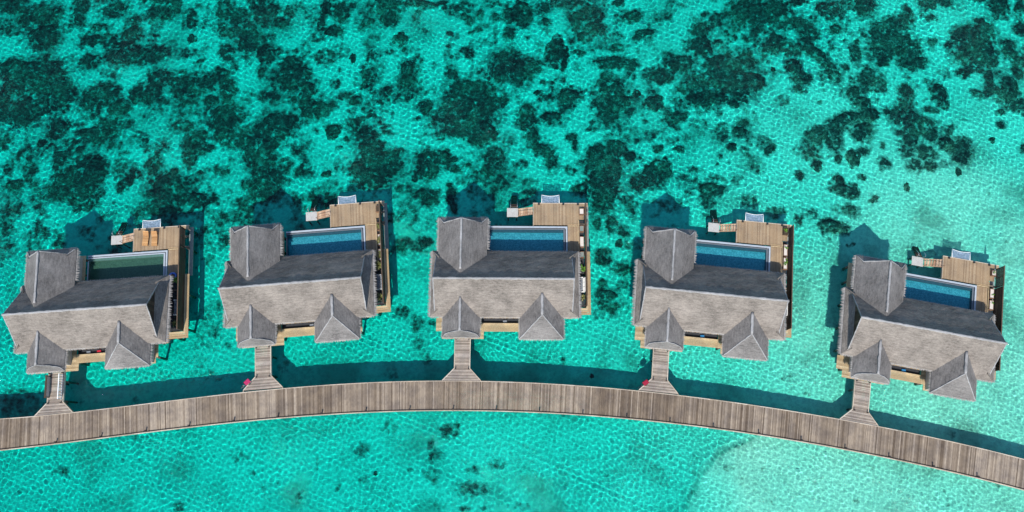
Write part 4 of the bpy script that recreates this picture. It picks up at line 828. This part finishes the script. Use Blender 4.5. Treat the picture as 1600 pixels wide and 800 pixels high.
# ------------------------------------------------------------------ cargo tricycles parked on the flares
def tricycle(i, x, y, rz, box_m, label):
    t = place('cargo_tricycle', i, x, y, .065, rz, label, 'tricycle', 'cargo tricycles parked beside the walkway'); t.scale = (.72, .72, .72)
    b = MB().hexa([(-.02, -.30, .38), (.88, -.30, .38), (.88, .30, .38), (-.02, .30, .38)], [(-.06, -.35, .86), (.95, -.35, .86), (.95, .35, .86), (-.06, .35, .86)]).build('cargo_box', box_m, t, bevel=.03)
    MB().hexa([(-.08, -.37, .861), (.97, -.37, .861), (.97, .37, .861), (-.08, .37, .861)], [(0.0, -.30, .93), (.88, -.30, .93), (.88, .30, .93), (0, .30, .93)]).build('lid', box_m, b, bevel=.02)
    def wheel(x, y, r):
        w = MB(); P = [(x + r * cos(a), y, r + r * sin(a)) for a in np.linspace(0, 2 * pi, 25)]; w.tube(P, .035, 6, caps=False); wo = w.build('wheel', 'black_rubber', t, True)
        s = MB()
        for k in range(6): a = pi * k / 6; s.tube([(x + .93 * r * cos(a), y, r + .93 * r * sin(a)), (x - .93 * r * cos(a), y, r - .93 * r * sin(a))], .008, 4)
        s.build('spokes', 'metal', wo)
    wheel(.45, -.42, .28); wheel(.45, .42, .28); wheel(-.85, 0, .30)
    f = MB(); f.tube([(.45, -.42, .28), (.45, .42, .28)], .02, 6); f.tube([(0, 0, .45), (-.45, 0, .32), (-.85, 0, .30)], .025, 6); f.tube([(-.45, 0, .32), (-.55, 0, .82)], .022, 6); f.tube([(-.85, 0, .3), (-.52, 0, .7), (-.05, 0, .6)], .02, 6); f.build('frame', 'metal', t, True)
    h = MB(); h.tube([(-.05, 0, .55), (-.12, 0, 1.0)], .02, 6); h.tube([(-.25, -.30, 1.02), (-.12, -.22, 1.0), (-.12, .22, 1.0), (-.25, .30, 1.02)], .018, 6); h.build('handlebar', 'dark_metal', t, True)
    s = MB(); s.hexa([(-.68, -.10, .82), (-.44, -.04, .82), (-.44, .04, .82), (-.68, .10, .82)], [(-.68, -.10, .88), (-.44, -.04, .88), (-.44, .04, .88), (-.68, .10, .88)]); s.build('saddle', 'black_rubber', t, bevel=.02)
tricycle(2, 1.28, -10.95, R(40), 'pink_cloth', 'pink cargo tricycle parked at the lower left of the second footbridge')
tricycle(4, 1.30, -10.95, R(40), 'crimson_cloth', 'dark red cargo tricycle parked at the lower left of the fourth footbridge')

# ------------------------------------------------------------------ furniture
def lounger(i, x, y, rz, label):
    t = place('sun_lounger', i, x, y, .004, rz, label, 'sun lounger', 'orange wooden sun loungers')
    f = MB(); f.box(-.36, -.30, -.95, .95, .22, .28); f.box(.30, .36, -.95, .95, .22, .28); f.build('frame', 'orange_wood', t)
    for sx in (-.33, .33):
        for sy in (-.85, .85): MB().box(sx - .035, sx + .035, sy - .035, sy + .035, 0, .219).build('leg', 'orange_wood', t)
    s = MB()
    for k in range(9): s.box(-.36, .36, -.95 + k * .135, -.95 + k * .135 + .115, .283, .31)
    s.build('seat', 'orange_wood', t)
    b = MB()
    for k in range(5):
        y0, y1 = .28 + k * .13, .28 + k * .13 + .11; z0, z1 = .30 + k * .07, .30 + k * .07 + .06
        b.hexa([(-.36, y0, z0), (.36, y0, z0), (.36, y1, z1), (-.36, y1, z1)], [(-.36, y0, z0 + .028), (.36, y0, z0 + .028), (.36, y1, z1 + .028), (-.36, y1, z1 + .028)])
    b.build('backrest', 'orange_wood', t)
lounger(1, 13.84, 9.95, R(-6), 'left one of two orange wooden sun loungers on the leftmost terrace')
lounger(1, 14.98, 9.85, R(-1), 'right one of two orange wooden sun loungers on the leftmost terrace')

def sofa(i, x, y, label):
    t = place('outdoor_sofa', i, x, y, -.215, 0, label, 'sofa', 'white outdoor sofas in the side courts')
    MB().box(-.40, .36, -.88, .88, .12, .30).build('base', 'white_paint', t, bevel=.02)
    MB().box(.363, .46, -.90, .90, .0, .78).build('backrest', 'white_paint', t, bevel=.02)
    for s_ in (-1, 1): MB().box(-.40, .36, s_ * .93 - .045, s_ * .93 + .045, .0, .58).build('armrest', 'white_paint', t, bevel=.02)
    for k in (-1, 0, 1): MB().box(-.38, .16, k * .57 - .27, k * .57 + .27, .302, .42).build('seat_cushion', 'grey_cushion', t, bevel=.04)
    for k in (-1, 0, 1): MB().box(.18, .34, k * .57 - .26, k * .57 + .26, .425, .80).build('back_cushion', 'white_cushion' if i % 2 else 'grey_cushion', t, bevel=.05)
SL = {1: 'white outdoor sofa with pale cushions beside the leftmost villa', 2: 'white outdoor sofa with grey cushions beside the second villa', 3: 'white outdoor sofa in the side court of the middle villa', 4: 'white outdoor sofa in the side court of the fourth villa'}
for i, x, y in ((1, 18.05, .65), (2, 18.25, .6), (3, 18.3, .55), (4, 18.3, .3)): sofa(i, x, y, SL[i])

def leaves(mb, n, L_, z0, cx=0, cy=0, up=.5):
    for k in range(n):
        a = rng.uniform(0, 6.28); l = L_ * rng.uniform(.6, 1.1); w = l * rng.uniform(.10, .17); e = up * rng.uniform(.3, 1.3); r = rng.random()
        d = Vector((cos(a), sin(a), 0)); s_ = Vector((-sin(a), cos(a), 0)); p = Vector((cx, cy, z0))
        P = [p, p + d * l * .4 + Vector((0, 0, l * e * .7)), p + d * l * .75 + Vector((0, 0, l * e * .75)), p + d * l + Vector((0, 0, l * e * .4))]
        W = [.15, 1, .8, .05]
        for j in range(3): mb.face([P[j] - s_ * w * W[j], P[j + 1] - s_ * w * W[j + 1], P[j + 1] + s_ * w * W[j + 1], P[j] + s_ * w * W[j]], r)
def planter(i, x, y, lx, ly, fill, plant, label, z=-.215, boxm='brown_wood'):
    t = place('planter', i, x, y, z, 0, label, 'planter', 'wooden planters along the side courts'); h = .42
    m_ = MB()
    for b in ((-lx, lx, -ly, -ly + .06), (-lx, lx, ly - .06, ly), (-lx, -lx + .06, -ly + .061, ly - .061), (lx - .06, lx, -ly + .061, ly - .061)): m_.box(b[0], b[1], b[2], b[3], 0, h)
    m_.build('box', boxm, t); MB().box(-lx + .062, lx - .062, -ly + .062, ly - .062, .05, h - .06).build('fill', fill, t)
    if plant:
        p_ = MB()
        for k in range(plant): leaves(p_, 9, .28, h - .06, rng.uniform(-lx * .5, lx * .5), rng.uniform(-ly * .6, ly * .6), 1.0)
        p_.build('foliage', 'leaf_green' if plant < 5 else 'leaf_olive', t)
PL = [(2, 18.42, 10.3, .26, .42, 'soil', 0, 'empty brown planter box at the terrace corner of the second villa', .008),
      (2, 18.42, 8.0, .24, .55, 'soil', 6, 'planter of olive leaves nearest the terrace of the second villa', None),
      (2, 18.42, 6.2, .24, .75, 'pebbles', 7, 'long planter with olive leaves halfway down the side court of the second villa', None),
      (2, 18.42, 4.2, .24, .75, 'pebbles', 8, 'long planter with olive leaves lower down the side court of the second villa', None),
      (3, 18.42, 10.2, .30, .42, 'pebbles', 0, 'square brown planter box with pale fill at the terrace corner of the middle villa', .008),
      (3, 18.42, 7.95, .28, .42, 'side_slab', 0, 'uppermost brown planter box below the terrace of the middle villa', None),
      (3, 18.42, 6.2, .28, .70, 'pebbles', 0, 'longest brown planter box in the row beside the pool of the middle villa', None),
      (3, 18.42, 4.5, .28, .40, 'side_slab', 0, 'small brown planter box at the roof corner of the middle villa', None),
      (4, 18.36, 10.45, .30, .48, 'soil', 4, 'dark planter with a bright green plant at the terrace corner of the fourth villa', .008),
      (4, 18.46, 7.95, .26, .78, 'pebbles', 1, 'pale pebble planter nearest the terrace of the fourth villa', None),
      (4, 18.46, 6.2, .26, .78, 'pebbles', 4, 'pale pebble planter with a green plant beside the pool of the fourth villa', None),
      (5, 18.44, 10.2, .28, .36, 'pebbles', 1, 'pale pebble planter at the terrace corner of the rightmost villa', .008),
      (5, 18.44, 7.55, .28, .62, 'pebbles', 1, 'pale pebble planter nearest the terrace of the rightmost villa', None),
      (5, 18.44, 6.05, .28, .62, 'pebbles', 1, 'lower pale pebble planter beside the pool of the rightmost villa', None)]
for (i, x, y, lx, ly, fill, plant, label, z) in PL: planter(i, x, y, lx, ly, fill, plant, label, -.215 if z is None else z, 'dark_wood' if 'dark' in label else 'brown_wood')
def palm(i, x, y, label, n=26, L_=.55, mt='leaf_olive'):
    t = place('potted_palm', i, x, y, -.215, 0, label, 'potted plant', 'potted palms in the side courts')
    MB().tube([(0, 0, 0), (0, 0, .15), (0, 0, .34)], [.16, .21, .23], 14).build('pot', 'dark_floor', t, True)
    MB().tube([(0, 0, .341), (0, .02, .62)], [.04, .03], 8).build('trunk', 'brown_wood', t, True)
    m_ = MB(); leaves(m_, n, L_, .6, 0, .02, .7); m_.build('leaves', mt, t)
palm(1, 17.95, 4.1, 'yellow green potted palm beside the roof corner of the leftmost villa', 20, .5, 'leaf_green')
palm(2, 18.2, 2.75, 'feathery olive potted palm above the sofa of the second villa', 34, .7)
palm(2, 18.25, -1.4, 'dark leafy potted palm below the sofa of the second villa', 26, .6)
palm(3, 18.4, 2.6, 'green potted palm above the sofa of the middle villa', 30, .6, 'leaf_green')
palm(3, 18.35, -1.15, 'olive potted palm below the sofa of the middle villa', 22, .5)
palm(1, 18.0, -1.5, 'dark leafy potted palm below the sofa of the leftmost villa', 22, .5)
# blue swim ring on the lower deck of the first villa
rg = MB(); P = [(.42 * cos(a), .42 * sin(a), 0) for a in np.linspace(0, 2 * pi, 29)]; rg.tube(P, .13, 10, caps=False)
t = place('swim_ring', 1, 17.35, 4.75, 0.0, 0, 'blue inflatable swim ring by the roof corner of the leftmost villa', 'swim ring'); r_ = rg.build('ring', 'ring_blue', t, True)
hd = MB(); hd.tube([(-.42, -.1, .12), (-.42, 0, .2), (-.42, .1, .12)], .02, 6); hd.build('handle', 'white_paint', t, True)
# cushions in the sunken lounges in front
def cushion(i, x, y, m_, lab, s_=.26):
    o = MB().box(-s_, s_, -s_ * .7, s_ * .7, 0, .16).build('cushion', m_, None, bevel=.06); X_, Y_, Z_ = at(i, x, y, -.298); o.location = (X_, Y_, Z_); o.rotation_euler = (0, 0, VIL[i - 1][2] + .1)
    tag(o, lab, 'cushion', 'cushions in the sunken front lounges')
cushion(1, 8.3, -4.2, 'red_cloth', 'red cushion in the dark sunken lounge of the leftmost villa'); cushion(1, 7.0, -4.2, 'grey_cushion', 'grey cushion left of the red one in the sunken lounge of the leftmost villa')
cushion(4, 8.4, -4.2, 'blue_cloth', 'blue cushion in the dark sunken lounge of the fourth villa'); cushion(5, 8.3, -4.2, 'blue_cloth', 'blue cushion in the dark sunken lounge of the rightmost villa')
cushion(2, 9.4, -4.2, 'grey_cushion', 'grey cushion in the dark sunken lounge of the second villa'); cushion(3, 8.6, -4.2, 'grey_cushion', 'grey cushion in the dark sunken lounge of the middle villa')
# boxes of shade: everything that receives sunlight through the water
for o in sc.objects:
    if o.type == 'MESH' and o.name.split('.')[0] in ('piling', 'landing_post', 'swim_ladder', 'pool_wall'): o.cycles.is_caustics_receiver = True
